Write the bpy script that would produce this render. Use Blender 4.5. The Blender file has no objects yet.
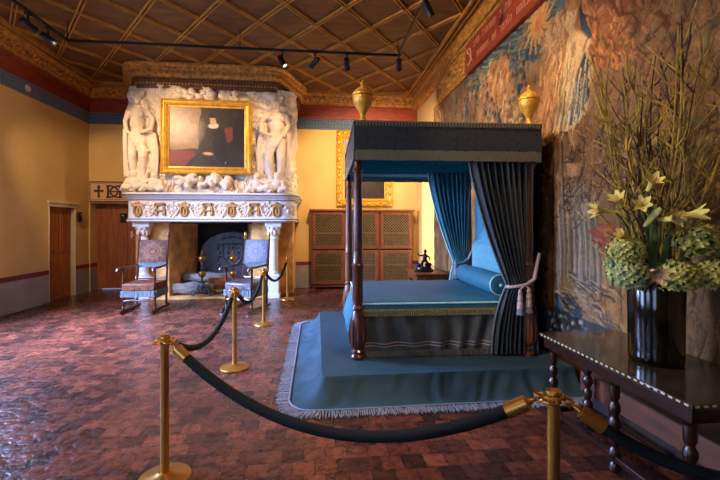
import bpy, bmesh, math, random
import numpy as np
from mathutils import Vector, Matrix, Euler
random.seed(7); rng = np.random.default_rng(7)
SC = bpy.context.scene
COL = SC.collection
PI = math.pi
def V(*a): return Vector(a)
def lin(v):
    v /= 255.0
    return v/12.92 if v <= .04045 else ((v+.055)/1.055)**2.4
def C(r, g, b): return (lin(r), lin(g), lin(b), 1.0)

# ------------------------------------------------------------------ materials
def nt(name):
    m = bpy.data.materials.new(name); m.use_nodes = True
    t = m.node_tree; b = t.nodes['Principled BSDF']
    return m, t, b
def mat(name, col, rough=.5, metal=0.0, var=.15, scale=6.0, bump=0.0, bscale=40.0, spec=.5, stretch=(1,1,1), coat=0.0, col2=None, sheen=0.0, detail=5.0):
    m, t, b = nt(name); N, L = t.nodes, t.links
    tc = N.new('ShaderNodeTexCoord'); mp = N.new('ShaderNodeMapping'); mp.inputs['Scale'].default_value = stretch
    L.new(tc.outputs['Object'], mp.inputs['Vector'])
    nz = N.new('ShaderNodeTexNoise'); nz.inputs['Scale'].default_value = scale; nz.inputs['Detail'].default_value = detail
    L.new(mp.outputs[0], nz.inputs['Vector'])
    r = N.new('ShaderNodeValToRGB')
    c1 = [max(0, x*(1-var)) for x in col[:3]]+[1]; c2 = col2 or [min(1, x*(1+var)) for x in col[:3]]+[1]
    r.color_ramp.elements[0].position = .32; r.color_ramp.elements[1].position = .68
    r.color_ramp.elements[0].color = c1; r.color_ramp.elements[1].color = c2
    L.new(nz.outputs['Fac'], r.inputs['Fac']); L.new(r.outputs['Color'], b.inputs['Base Color'])
    b.inputs['Roughness'].default_value = rough; b.inputs['Metallic'].default_value = metal
    b.inputs['Specular IOR Level'].default_value = spec
    if coat: b.inputs['Coat Weight'].default_value = coat; b.inputs['Coat Roughness'].default_value = .12
    if sheen: b.inputs['Sheen Weight'].default_value = sheen; b.inputs['Sheen Roughness'].default_value = .4
    if bump:
        n2 = N.new('ShaderNodeTexNoise'); n2.inputs['Scale'].default_value = bscale; n2.inputs['Detail'].default_value = 4
        L.new(mp.outputs[0], n2.inputs['Vector'])
        bp = N.new('ShaderNodeBump'); bp.inputs['Strength'].default_value = bump; bp.inputs['Distance'].default_value = .02
        L.new(n2.outputs['Fac'], bp.inputs['Height']); L.new(bp.outputs[0], b.inputs['Normal'])
    return m
def damask(name, col, col2, scale=7.0, rough=.75, sheen=.3, thr=.5):
    m, t, b = nt(name); N, L = t.nodes, t.links
    tc = N.new('ShaderNodeTexCoord')
    vo = N.new('ShaderNodeTexVoronoi'); vo.feature = 'DISTANCE_TO_EDGE'; vo.inputs['Scale'].default_value = scale; vo.inputs['Randomness'].default_value = .35
    wv = N.new('ShaderNodeTexNoise'); wv.inputs['Scale'].default_value = scale*2.2; wv.inputs['Detail'].default_value = 1
    L.new(tc.outputs['Object'], vo.inputs['Vector']); L.new(tc.outputs['Object'], wv.inputs['Vector'])
    a = N.new('ShaderNodeMath'); a.operation = 'MULTIPLY_ADD'; a.inputs[1].default_value = 2.2; L.new(vo.outputs['Distance'], a.inputs[0]); L.new(wv.outputs['Fac'], a.inputs[2])
    r = N.new('ShaderNodeValToRGB'); r.color_ramp.elements[0].position = thr+.12; r.color_ramp.elements[1].position = thr+.2
    r.color_ramp.elements[0].color = col; r.color_ramp.elements[1].color = col2
    L.new(a.outputs[0], r.inputs['Fac']); L.new(r.outputs['Color'], b.inputs['Base Color'])
    b.inputs['Roughness'].default_value = rough; b.inputs['Sheen Weight'].default_value = sheen; b.inputs['Specular IOR Level'].default_value = .25
    return m
def vcol(name, rough=.8, spec=.3, bump=.25, bscale=160.0, sheen=0.0):
    m, t, b = nt(name); N, L = t.nodes, t.links
    at = N.new('ShaderNodeVertexColor'); at.layer_name = 'dye'
    tc = N.new('ShaderNodeTexCoord')
    L.new(at.outputs['Color'], b.inputs['Base Color'])
    b.inputs['Roughness'].default_value = rough; b.inputs['Specular IOR Level'].default_value = spec
    if bump:
        n2 = N.new('ShaderNodeTexNoise'); n2.inputs['Scale'].default_value = bscale; n2.inputs['Detail'].default_value = 3
        L.new(tc.outputs['Object'], n2.inputs['Vector'])
        bp = N.new('ShaderNodeBump'); bp.inputs['Strength'].default_value = bump; bp.inputs['Distance'].default_value = .01
        L.new(n2.outputs['Fac'], bp.inputs['Height']); L.new(bp.outputs[0], b.inputs['Normal'])
    return m
def floor_mat():
    m, t, b = nt('terracotta_tiles'); N, L = t.nodes, t.links
    tc = N.new('ShaderNodeTexCoord')
    br = N.new('ShaderNodeTexBrick')
    n0 = N.new('ShaderNodeTexNoise'); n0.inputs['Scale'].default_value = 3.5; n0.inputs['Detail'].default_value = 3; L.new(tc.outputs['Object'], n0.inputs['Vector'])
    va = N.new('ShaderNodeVectorMath'); va.operation = 'MULTIPLY_ADD'; va.inputs[1].default_value = (.02, .02, 0); L.new(n0.outputs['Color'], va.inputs[0]); L.new(tc.outputs['Object'], va.inputs[2]); L.new(va.outputs[0], br.inputs['Vector'])
    br.offset = .5; br.inputs['Scale'].default_value = 1.0
    br.inputs['Brick Width'].default_value = .158; br.inputs['Row Height'].default_value = .165
    br.inputs['Mortar Size'].default_value = .004; br.inputs['Mortar Smooth'].default_value = .3; br.inputs['Bias'].default_value = -.1
    br.inputs['Color1'].default_value = C(122, 66, 46); br.inputs['Color2'].default_value = C(40, 26, 23); br.inputs['Mortar'].default_value = C(34, 20, 16)
    n1 = N.new('ShaderNodeTexNoise'); n1.inputs['Scale'].default_value = 1.1; n1.inputs['Detail'].default_value = 6; L.new(tc.outputs['Object'], n1.inputs['Vector'])
    n2 = N.new('ShaderNodeTexNoise'); n2.inputs['Scale'].default_value = 14; n2.inputs['Detail'].default_value = 6; L.new(tc.outputs['Object'], n2.inputs['Vector'])
    r1 = N.new('ShaderNodeValToRGB'); r1.color_ramp.elements[0].position = .3; r1.color_ramp.elements[1].position = .7
    r1.color_ramp.elements[0].color = (.62, .62, .66, 1); r1.color_ramp.elements[1].color = (1.25, 1.18, 1.1, 1)
    L.new(n1.outputs['Fac'], r1.inputs['Fac'])
    r2 = N.new('ShaderNodeValToRGB'); r2.color_ramp.elements[0].position = .3; r2.color_ramp.elements[1].position = .75
    r2.color_ramp.elements[0].color = (.6, .6, .6, 1); r2.color_ramp.elements[1].color = (1.35, 1.3, 1.3, 1)
    L.new(n2.outputs['Fac'], r2.inputs['Fac'])
    m1 = N.new('ShaderNodeMix'); m1.data_type = 'RGBA'; m1.blend_type = 'MULTIPLY'; m1.inputs['Factor'].default_value = 1
    L.new(br.outputs['Color'], m1.inputs['A']); L.new(r1.outputs['Color'], m1.inputs['B'])
    m2 = N.new('ShaderNodeMix'); m2.data_type = 'RGBA'; m2.blend_type = 'MULTIPLY'; m2.inputs['Factor'].default_value = 1
    L.new(m1.outputs['Result'], m2.inputs['A']); L.new(r2.outputs['Color'], m2.inputs['B'])
    L.new(m2.outputs['Result'], b.inputs['Base Color'])
    mr = N.new('ShaderNodeMapRange'); mr.inputs['To Min'].default_value = .1; mr.inputs['To Max'].default_value = .46; L.new(n2.outputs['Fac'], mr.inputs['Value']); L.new(mr.outputs[0], b.inputs['Roughness'])
    ma = N.new('ShaderNodeMath'); ma.operation = 'MULTIPLY_ADD'; ma.inputs[1].default_value = -1.0; L.new(br.outputs['Fac'], ma.inputs[0])
    nm = N.new('ShaderNodeMath'); nm.operation = 'MULTIPLY'; nm.inputs[1].default_value = 1.2; L.new(n2.outputs['Fac'], nm.inputs[0]); L.new(nm.outputs[0], ma.inputs[2])
    bp = N.new('ShaderNodeBump'); bp.inputs['Strength'].default_value = .8; bp.inputs['Distance'].default_value = .012
    L.new(ma.outputs[0], bp.inputs['Height']); L.new(bp.outputs[0], b.inputs['Normal'])
    return m
def glass_mat():
    m, t, b = nt('window_glass')
    b.inputs['Transmission Weight'].default_value = 1; b.inputs['Roughness'].default_value = .05; b.inputs['IOR'].default_value = 1.02
    n = t.nodes.new('ShaderNodeTexNoise'); n.inputs['Scale'].default_value = 3
    r = t.nodes.new('ShaderNodeValToRGB'); r.color_ramp.elements[0].color = (.9, .95, 1, 1)
    t.links.new(n.outputs['Fac'], r.inputs['Fac']); t.links.new(r.outputs['Color'], b.inputs['Base Color'])
    return m
def lens_mat():
    m, t, b = nt('lit_lamp_lens')
    b.inputs['Emission Color'].default_value = (1, .86, .65, 1); b.inputs['Emission Strength'].default_value = 2.5
    return m

M = dict(
 cream=mat('cream_plaster', C(214, 176, 108), .85, var=.08, scale=1.4, bump=.12, bscale=30),
 reveal=mat('pale_plaster', C(214, 196, 160), .85, var=.07, scale=2, bump=.1),
 dado=mat('grey_painted_dado', C(150, 140, 140), .7, var=.12, scale=3, bump=.1),
 stripe=mat('maroon_painted_stripe', C(120, 40, 52), .7, var=.15, scale=6),
 redband=mat('red_painted_board', C(140, 52, 26), .6, var=.3, scale=5, stretch=(1, 1, 6)),
 frieze=damask('blue_damask_frieze', C(42, 62, 94), C(90, 106, 126), 11, thr=.45),
 gilt=mat('worn_gilt_cornice', C(186, 130, 54), .45, .2, var=.5, scale=14, bump=.4, bscale=60),
 brownc=mat('brown_carved_wood', C(98, 56, 28), .5, var=.4, scale=16, bump=.4, bscale=60),
 coffer=mat('coffered_ceiling_wood', C(98, 60, 24), .55, var=.4, scale=2.2, stretch=(1, 3, 1), bump=.15, bscale=12),
 bar=mat('ochre_ceiling_moulding', C(176, 122, 50), .5, .1, var=.25, scale=5),
 stone=mat('white_carved_stone', C(226, 204, 176), .8, var=.1, scale=7, bump=.5, bscale=18),
 stonep=mat('smooth_white_stone', C(226, 216, 205), .7, var=.05, scale=4),
 line=mat('grey_blue_moulding_line', C(96, 92, 98), .6, var=.1),
 ochre=mat('ochre_stone', C(214, 160, 92), .8, var=.35, scale=4, bump=.4, bscale=14),
 soot=mat('sooty_brick', C(40, 30, 26), .9, var=.4, scale=5, bump=.4, bscale=14),
 iron=mat('cast_iron', C(74, 76, 84), .42, .4, var=.25, scale=9, bump=.3, bscale=40),
 brass=mat('polished_brass', C(196, 138, 60), .32, .8, var=.1, scale=5),
 obrass=mat('dull_brass', C(150, 110, 60), .35, .9, var=.2, scale=8),
 gold=mat('gilded_wood', C(214, 158, 52), .36, .35, var=.22, scale=9, bump=.25, bscale=40),
 wood=mat('polished_dark_wood', C(70, 31, 15), .3, var=.35, scale=7, stretch=(3, 3, .6), coat=.3),
 oak=mat('warm_oak', C(108, 56, 23), .42, var=.35, scale=6, stretch=(5, 5, .6), bump=.1),
 door=mat('brown_door_wood', C(150, 82, 36), .45, var=.35, scale=5, stretch=(6, 6, .5), bump=.1),
 darkin=mat('dark_cabinet_interior', C(36, 33, 25), .8, var=.3, scale=6),
 wire=mat('brass_wire_lattice', C(124, 98, 56), .6, .2, var=.2, scale=8),
 logw=mat('ashen_log_bark', C(134, 124, 114), .9, var=.4, scale=10, stretch=(.4, 2, 2), bump=.6, bscale=20),
 logb=mat('brown_log_bark', C(138, 78, 42), .9, var=.4, scale=10, stretch=(.4, 2, 2), bump=.6, bscale=20),
 leather=mat('embossed_brown_leather', C(78, 36, 20), .6, spec=.25, var=.5, scale=16, bump=.5, bscale=30, col2=C(120, 66, 34)),
 leatherb=mat('shiny_worn_leather', C(76, 70, 78), .35, var=.5, scale=9, bump=.6, bscale=14, col2=C(104, 96, 102)),
 fringeb=mat('pale_blue_fringe', C(98, 108, 108), .8, var=.45, scale=40, stretch=(4, 4, .4)),
 navy=damask('midnight_blue_damask', C(14, 17, 21), C(27, 33, 40), 9, thr=.42),
 teal=damask('teal_damask', C(34, 128, 142), C(50, 150, 162), 9, thr=.42),
 tealp=mat('teal_silk', C(34, 108, 122), .6, var=.15, scale=5, sheen=.3),
 slate=mat('teal_silk_shaded', C(36, 44, 48), .75, var=.4, scale=34, stretch=(1, 1, .5), sheen=.25),  # front curtain: same cloth as the teal one, its shade put into the colour
 braid=mat('pale_teal_braid', C(176, 220, 214), .7, var=.15, scale=30),
 gfringe=mat('grey_gold_fringe', C(98, 92, 78), .8, var=.3, scale=40, stretch=(4, 4, .3)),
 pfringe=mat('lavender_grey_fringe', C(118, 114, 118), .85, var=.4, scale=40),
 cover2=damask('sky_blue_damask', C(66, 128, 144), C(78, 142, 156), 8, thr=.42), goldf=mat('olive_gold_fringe', C(140, 130, 80), .7, var=.4, scale=50),
 walnut=mat('dark_walnut', C(44, 20, 11), .3, var=.35, scale=7, stretch=(3, 3, .6), coat=.3),
 piping=mat('pale_blue_piping', C(116, 126, 138), .8, var=.1),
 cover=mat('blue_bed_silk', C(42, 98, 114), .6, var=.12, scale=3, spec=.3, bump=.1, bscale=6),
 plat=mat('steel_blue_cloth', C(44, 70, 82), .7, var=.16, scale=3, spec=.25, bump=.25, bscale=5),
 bskirt=mat('blue_cloth_shaded', C(62, 64, 60), .7, var=.25, scale=14, stretch=(1, 1, .3), sheen=.4),  # front skirt: the blue bed cloth darkened, shade painted into the colour
 cord=mat('pink_grey_cord', C(164, 140, 132), .8, var=.25, scale=60),
 rope=mat('black_green_velvet_rope', C(22, 26, 25), .85, var=.2, scale=60, spec=.2, sheen=0, bump=.2, bscale=200),
 black=mat('matt_black_metal', C(20, 20, 22), .45, .2, var=.1),
 screen=mat('black_plastic', C(16, 16, 18), .4, var=.1),
 white=mat('white_enamel', C(225, 220, 210), .5, var=.05),
 bronze=mat('dark_bronze', C(40, 32, 30), .35, .6, var=.3, scale=20),
 vase=mat('black_brown_glazed_glass', C(10, 9, 8), .12, var=.7, scale=7, stretch=(3, 3, .1), col2=C(30, 24, 14), coat=.3),
 ttop=mat('dark_polished_tabletop', C(58, 50, 40), .13, var=.3, scale=5, coat=.4),
 inlay=mat('ivory_inlay', C(214, 196, 160), .5, var=.1),
 branch=mat('mossy_branch_bark', C(120, 96, 28), .75, var=.5, scale=14, col2=C(196, 160, 52)),
 branchr=mat('dark_twig_bark', C(62, 40, 26), .75, var=.4, scale=14),
 petal=mat('yellow_cream_petal', C(244, 222, 116), .6, var=.2, scale=14),
 petalp=mat('pale_pink_petal', C(214, 176, 136), .6, var=.15, scale=14),
 hyd=mat('green_cream_floret', C(132, 146, 56), .7, var=.35, scale=16, col2=C(230, 220, 124)),
 hydb=mat('blue_green_floret', C(76, 124, 116), .7, var=.35, scale=14, col2=C(210, 212, 112)),
 leaf=mat('green_leaf', C(60, 86, 40), .6, var=.3, scale=8),
 beam=mat('red_painted_beam', C(140, 52, 28), .55, var=.3, scale=5, stretch=(3, .5, 3)),
 letter=mat('cream_painted_lettering', C(202, 140, 98), .7, var=.1),
 plaque=mat('pinkish_painted_board', C(212, 168, 122), .8, var=.06, scale=10),
 umber=mat('umber_paint', C(92, 62, 26), .7, var=.15, scale=10),
 plank=mat('brown_wall_plank', C(88, 52, 33), .55, var=.3, scale=5, stretch=(4, .6, 4)),
 floor=floor_mat(), glass=glass_mat(), lens=lens_mat(),
)
M['tapestry'] = vcol('woven_tapestry', .92, .15, .5, 90)
M['canvas'] = vcol('oil_painted_canvas', .38, .5, .1, 60)
M['tooled'] = vcol('tooled_leather', .6, .2, .3, 60); M['tooledb'] = vcol('worn_tooled_leather', .5, .3, .5, 40)

# ------------------------------------------------------------------ mesh builder
class MB:
    def __init__(s): s.v = []; s.f = []
    def add(s, vs, fs):
        n = len(s.v); s.v += [Vector(p) for p in vs]; s.f += [tuple(i+n for i in f) for f in fs]; return s
    def box(s, c, d, rot=None, taper=1.0):
        hx, hy, hz = d[0]/2, d[1]/2, d[2]/2; vs = []
        for z in (-1, 1):
            k = taper if z > 0 else 1
            for x, y in ((-1, -1), (1, -1), (1, 1), (-1, 1)):
                p = V(x*hx*k, y*hy*k, z*hz)
                if rot is not None: p = rot @ p
                vs.append(V(*c)+p)
        return s.add(vs, [(0, 3, 2, 1), (4, 5, 6, 7), (0, 1, 5, 4), (1, 2, 6, 5), (2, 3, 7, 6), (3, 0, 4, 7)])
    def bx(s, x0, x1, y0, y1, z0, z1): return s.box(((x0+x1)/2, (y0+y1)/2, (z0+z1)/2), (x1-x0, y1-y0, z1-z0))
    def tube(s, path, rad, n=10, caps=True, flat=1.0):
        P = [V(*p) for p in path]
        if not hasattr(rad, '__len__'): rad = [rad]*len(P)
        rings = []; prev = None
        for i, p in enumerate(P):
            t = (P[min(i+1, len(P)-1)]-P[max(i-1, 0)])
            if t.length < 1e-9: t = V(0, 0, 1)
            t.normalize()
            if prev is None:
                a = V(0, 0, 1) if abs(t.z) < .9 else V(1, 0, 0)
                u = t.cross(a).normalized()
            else:
                u = prev-t*prev.dot(t)
                if u.length < 1e-6: u = t.orthogonal()
                u.normalize()
            prev = u; w = t.cross(u)
            rings.append([p+(u*math.cos(2*PI*k/n)*rad[i]+w*math.sin(2*PI*k/n)*rad[i]*flat) for k in range(n)])
        vs = [q for r in rings for q in r]; fs = []
        for i in range(len(P)-1):
            for k in range(n):
                a = i*n+k; b = i*n+(k+1) % n; fs.append((a, b, b+n, a+n))
        if caps: fs.append(tuple(range(n-1, -1, -1))); fs.append(tuple((len(P)-1)*n+k for k in range(n)))
        return s.add(vs, fs)
    def lathe(s, prof, o=(0, 0, 0), n=24, rot=None, sx=1, sy=1):
        vs = []; fs = []
        for r, z in prof:
            for k in range(n):
                p = V(r*math.cos(2*PI*k/n)*sx, r*math.sin(2*PI*k/n)*sy, z)
                if rot is not None: p = rot @ p
                vs.append(V(*o)+p)
        for i in range(len(prof)-1):
            for k in range(n):
                a = i*n+k; b = i*n+(k+1) % n; fs.append((a, b, b+n, a+n))
        fs.append(tuple(range(n-1, -1, -1))); fs.append(tuple((len(prof)-1)*n+k for k in range(n)))
        return s.add(vs, fs)
    def ell(s, c, r, rot=None, n=12, m=8):
        prof = []; 
        vs = []; fs = []
        for i in range(m+1):
            a = -PI/2+PI*i/m
            for k in range(n):
                p = V(math.cos(a)*math.cos(2*PI*k/n)*r[0], math.cos(a)*math.sin(2*PI*k/n)*r[1], math.sin(a)*r[2])
                if rot is not None: p = rot @ p
                vs.append(V(*c)+p)
        for i in range(m):
            for k in range(n):
                a = i*n+k; b = i*n+(k+1) % n; fs.append((a, b, b+n, a+n))
        return s.add(vs, fs)
    def grid(s, fn, nu, nv, closeu=False):
        vs = [fn(i/(nu if closeu else nu-1), j/(nv-1)) for j in range(nv) for i in range(nu)]; fs = []
        for j in range(nv-1):
            for i in range(nu if closeu else nu-1):
                a = j*nu+i; b = j*nu+(i+1) % nu; fs.append((a, b, b+nu, a+nu))
        return s.add(vs, fs)
    def prism(s, poly, h0, h1, fn=None):
        fn = fn or (lambda x, y, h: (x, y, h)); n = len(poly)
        vs = [fn(x, y, h0) for x, y in poly]+[fn(x, y, h1) for x, y in poly]
        fs = [tuple(range(n-1, -1, -1)), tuple(range(n, 2*n))]+[(i, (i+1) % n, (i+1) % n+n, i+n) for i in range(n)]
        return s.add(vs, fs)
    def sweep(s, prof, path, side=1, closed=False):
        """prof: (out, z) outline; path: plan polyline; out is measured to the right of travel (side=1)."""
        P = [Vector((p[0], p[1])) for p in path]; n = len(P); offs = []
        for i in range(n):
            a = P[i]-P[i-1] if (i > 0 or closed) else P[1]-P[0]
            b = P[(i+1) % n]-P[i] if (i < n-1 or closed) else P[-1]-P[-2]
            a.normalize(); b.normalize()
            na = Vector((a.y, -a.x))*side; nb = Vector((b.y, -b.x))*side
            m = (na+nb); m.normalize(); k = 1/max(.3, m.dot(na)); offs.append(m*k)
        q = len(prof); vs = []
        for i in range(n):
            for o, z in prof: vs.append((P[i].x+offs[i].x*o, P[i].y+offs[i].y*o, z))
        fs = []
        for i in range(n if closed else n-1):
            for j in range(q-1):
                a = i*q+j; c = ((i+1) % n)*q+j; fs.append((a, c, c+1, a+1))
        return s.add(vs, fs)
    def build(s, name, m, parent=None, smooth=True, angle=38, bevel=0.0, sub=0, merge=False):
        me = bpy.data.meshes.new(name)
        off = parent.get('_w') if parent is not None else None
        off = Vector(off) if off is not None else V(0, 0, 0)
        me.from_pydata([v-off for v in s.v], [], s.f); me.validate()
        bm = bmesh.new(); bm.from_mesh(me)
        if merge: bmesh.ops.remove_doubles(bm, verts=bm.verts, dist=1e-5)
        bmesh.ops.recalc_face_normals(bm, faces=bm.faces); bm.to_mesh(me); bm.free()
        o = bpy.data.objects.new(name, me); COL.objects.link(o); me.materials.append(m)
        if smooth:
            me.polygons.foreach_set('use_smooth', [True]*len(me.polygons)); me.set_sharp_from_angle(angle=math.radians(angle))
        if bevel:
            b = o.modifiers.new('bevel', 'BEVEL'); b.width = bevel; b.segments = 2; b.limit_method = 'ANGLE'; b.angle_limit = math.radians(40)
        if sub:
            b = o.modifiers.new('sub', 'SUBSURF'); b.levels = sub; b.render_levels = sub
        if parent is not None:
            o.parent = parent; o['_w'] = tuple(off)
        return o
def remesh(o, vox, smooth_it=4):
    r = o.modifiers.new('remesh', 'REMESH'); r.mode = 'VOXEL'; r.voxel_size = vox; r.use_smooth_shade = True
    if smooth_it:
        q = o.modifiers.new('soft', 'SMOOTH'); q.iterations = smooth_it; q.factor = .5
    return o
def tag(o, label, cat, group=None):
    o['label'] = label; o['category'] = cat
    if group: o['group'] = group
    return o
def thing(name, label, cat, loc=(0, 0, 0), group=None):
    o = bpy.data.objects.new(name, None); COL.objects.link(o); o.location = loc; o.empty_display_size = .1
    o['_w'] = tuple(loc); tag(o, label, cat, group); return o
def struct(mb, name, m, **k):
    o = mb.build(name, m, **k); o['kind'] = 'structure'; return o
def copy_tree(o, parent=None):
    c = o.copy(); COL.objects.link(c); c.parent = parent
    for ch in o.children: copy_tree(ch, c)
    return c
def Rz(a): return Matrix.Rotation(a, 3, 'Z')
def Rx(a): return Matrix.Rotation(a, 3, 'X')
def Ry(a): return Matrix.Rotation(a, 3, 'Y')
# value noise used to weave and sculpt
_T = rng.random((256, 256))
def vnoise(x, y):
    xi = np.floor(x).astype(int); yi = np.floor(y).astype(int); fx = x-xi; fy = y-yi
    fx = fx*fx*(3-2*fx); fy = fy*fy*(3-2*fy)
    g = lambda a, b: _T[a % 256, b % 256]
    return (g(xi, yi)*(1-fx)+g(xi+1, yi)*fx)*(1-fy)+(g(xi, yi+1)*(1-fx)+g(xi+1, yi+1)*fx)*fy
def fbm(x, y, o=4):
    r = 0; a = .5; t = 0
    for k in range(o):
        r = r+a*vnoise(x*2**k+17.3*k, y*2**k+9.1*k); t += a; a *= .55
    return r/t
def LC(c): return np.array(C(*c)[:3])
class Paint:
    """A woven or painted design on a plane: x across, y up, in metres."""
    def __init__(s, X, Y, base): s.X = X; s.Y = Y; s.c = np.zeros(X.shape+(3,)); s.c[:] = LC(base)
    def mix(s, a, col):
        a = np.clip(a, 0, 1)[..., None]; col = LC(col) if not isinstance(col, np.ndarray) else col
        s.c = s.c*(1-a)+col*a
    def warp(s, amp, sc):
        return s.X+amp*(fbm(s.X*sc+3, s.Y*sc, 3)-.5)*2, s.Y+amp*(fbm(s.X*sc+31, s.Y*sc+8, 3)-.5)*2
    def sub(s, x0, x1, y0, y1, warp, sc):
        pad = 2*warp+.02; m = (s.X > x0-pad) & (s.X < x1+pad) & (s.Y > y0-pad) & (s.Y < y1+pad); px, py = s.X[m], s.Y[m]
        if warp and px.size: px, py = px+warp*(fbm(px*sc+3, py*sc, 3)-.5)*2, py+warp*(fbm(px*sc+31, py*sc+8, 3)-.5)*2
        return m, px, py
    def put(s, m, al, col):
        al = np.clip(al, 0, 1)[:, None]; s.c[m] = s.c[m]*(1-al)+LC(col)*al
    def poly(s, pts, col, a=1.0, warp=.05, sc=3.0):
        A = np.array(pts); m, x, y = s.sub(A[:, 0].min(), A[:, 0].max(), A[:, 1].min(), A[:, 1].max(), warp, sc)
        if not x.size: return
        inside = np.zeros(x.shape, bool); n = len(pts)
        for i in range(n):
            x1, y1 = pts[i]; x2, y2 = pts[i-1]
            if y1 == y2: continue
            inside ^= ((y1 > y) != (y2 > y)) & (x < (x2-x1)*(y-y1)/(y2-y1)+x1)
        s.put(m, inside*a, col)
    def ell(s, cx, cy, rx, ry, col, a=1.0, warp=.03, soft=.15, sc=4.0):
        m, x, y = s.sub(cx-rx, cx+rx, cy-ry, cy+ry, warp, sc)
        if x.size: s.put(m, np.clip((1-np.sqrt(((x-cx)/rx)**2+((y-cy)/ry)**2))/soft, 0, 1)*a, col)
    def stroke(s, pts, w, col, a=1.0, warp=.03, sc=4.0):
        lo = np.array(pts).min(0)-w-2*warp-.02; hi = np.array(pts).max(0)+w+2*warp+.02
        msk = (s.X > lo[0]) & (s.X < hi[0]) & (s.Y > lo[1]) & (s.Y < hi[1])
        if not msk.any(): return
        px, py = s.X[msk], s.Y[msk]
        if warp:
            px, py = px+warp*(fbm(px*sc+3, py*sc, 2)-.5)*2, py+warp*(fbm(px*sc+31, py*sc+8, 2)-.5)*2
        d = np.full(px.shape, 9.0)
        for i in range(len(pts)-1):
            ax, ay = pts[i]; bx, by = pts[i+1]; vx, vy = bx-ax, by-ay; L = vx*vx+vy*vy+1e-12
            t = np.clip(((px-ax)*vx+(py-ay)*vy)/L, 0, 1); d = np.minimum(d, np.hypot(px-ax-t*vx, py-ay-t*vy))
        al = np.clip((w-d)/(w*.45), 0, 1)*a; cc = s.c[msk]; s.c[msk] = cc*(1-al[:, None])+LC(col)*al[:, None]
def painted(name, X3, P, m, parent=None, front=None):
    """Mesh grid (rows x cols x 3 positions) carrying the design as its dye."""
    r, c = X3.shape[:2]; idx = np.arange(r*c).reshape(r, c)
    f = np.stack([idx[:-1, :-1], idx[:-1, 1:], idx[1:, 1:], idx[1:, :-1]], -1).reshape(-1, 4)
    off = np.array([float(q) for q in parent['_w'].to_list()] if hasattr(parent['_w'], 'to_list') else list(parent['_w'])) if parent is not None else np.zeros(3)
    me = bpy.data.meshes.new(name); me.from_pydata((X3.reshape(-1, 3)-off).tolist(), [], f.tolist())
    at = me.color_attributes.new('dye', 'FLOAT_COLOR', 'POINT')
    cc = np.ones((r*c, 4)); cc[:, :3] = np.clip(P.c.reshape(-1, 3), 0, 1); at.data.foreach_set('color', cc.ravel().astype(np.float32))
    me.polygons.foreach_set('use_smooth', [True]*len(me.polygons)); me.materials.append(m)
    o = bpy.data.objects.new(name, me); COL.objects.link(o)
    if parent is not None: o.parent = parent; o['_w'] = tuple(float(q) for q in off)
    return o
# ------------------------------------------------------------------ the room
XL, XR, YB, YF, ZC = -5.9, 2.85, 11.3, -3.0, 5.3
struct(MB().bx(XL-.6, XR+.7, YF-.2, YB+.6, -.2, 0), 'floor', M['floor'])
struct(MB().bx(XL-.6, XR+.7, YF-.2, YB+.6, ZC+.03, ZC+.2), 'ceiling', M['coffer'])
def wall(name, axis, a0, a1, t0, t1, holes, m):
    """wall slab running along an axis with rectangular openings (a, b, z0, z1)."""
    b = MB(); cur = a0
    def put(p, q, z0, z1):
        if q-p > 1e-4 and z1-z0 > 1e-4:
            (b.bx(p, q, t0, t1, z0, z1) if axis == 'x' else b.bx(t0, t1, p, q, z0, z1))
    for p, q, z0, z1 in sorted(holes):
        put(cur, p, 0, ZC+.1); put(p, q, 0, z0); put(p, q, z1, ZC+.1); cur = q
    put(cur, a1, 0, ZC+.1)
    return struct(b, name, m, smooth=False)
wall('wall_left', 'y', YF-.2, YB+.6, XL-.6, XL, [(9.72, 10.68, 0, 2.14), (2.4, 4.4, .9, 3.9), (5.6, 7.3, .9, 3.9), (-1.2, .8, .9, 3.9)], M['cream'])
wall('wall_back', 'x', XL-.6, XR+.7, YB, YB+.6, [(-5.87, -4.55, 0, 2.3)], M['cream'])
wall('wall_right', 'y', YF-.2, YB+.6, XR, XR+.7, [(9.45, 10.75, .75, 3.6)], M['cream'])
wall('wall_front', 'x', XL-.6, XR+.7, YF-.5, YF, [(-4.9, -2.6, .9, 3.9)], M['cream'])
# windows: frames, glass and sill in the three openings
def window(name, x, y0, y1, z0, z1):
    f = MB(); w = .07
    f.bx(x-.04, x+.04, y0, y0+w, z0, z1); f.bx(x-.04, x+.04, y1-w, y1, z0, z1); f.bx(x-.04, x+.04, y0, y1, z0, z0+w); f.bx(x-.04, x+.04, y0, y1, z1-w, z1)
    ym = (y0+y1)/2; f.bx(x-.035, x+.035, ym-.04, ym+.04, z0, z1)
    for k in range(1, 5): z = z0+(z1-z0)*k/5; f.bx(x-.02, x+.02, y0, y1, z-.02, z+.02)
    o = struct(f, name, M['reveal'], smooth=False)
    MB().bx(x-.006, x+.006, y0+.05, y1-.05, z0+.05, z1-.05).build('pane', M['glass'], o, smooth=False)
    return o
window('window_1', XR+.62, 9.45, 10.75, .75, 3.6)
window('window_2', XL-.45, 2.4, 4.4, .9, 3.9)
window('window_3', XL-.45, -1.2, .8, .9, 3.9)
window('window_4', XL-.45, 5.6, 7.3, .9, 3.9)
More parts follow.
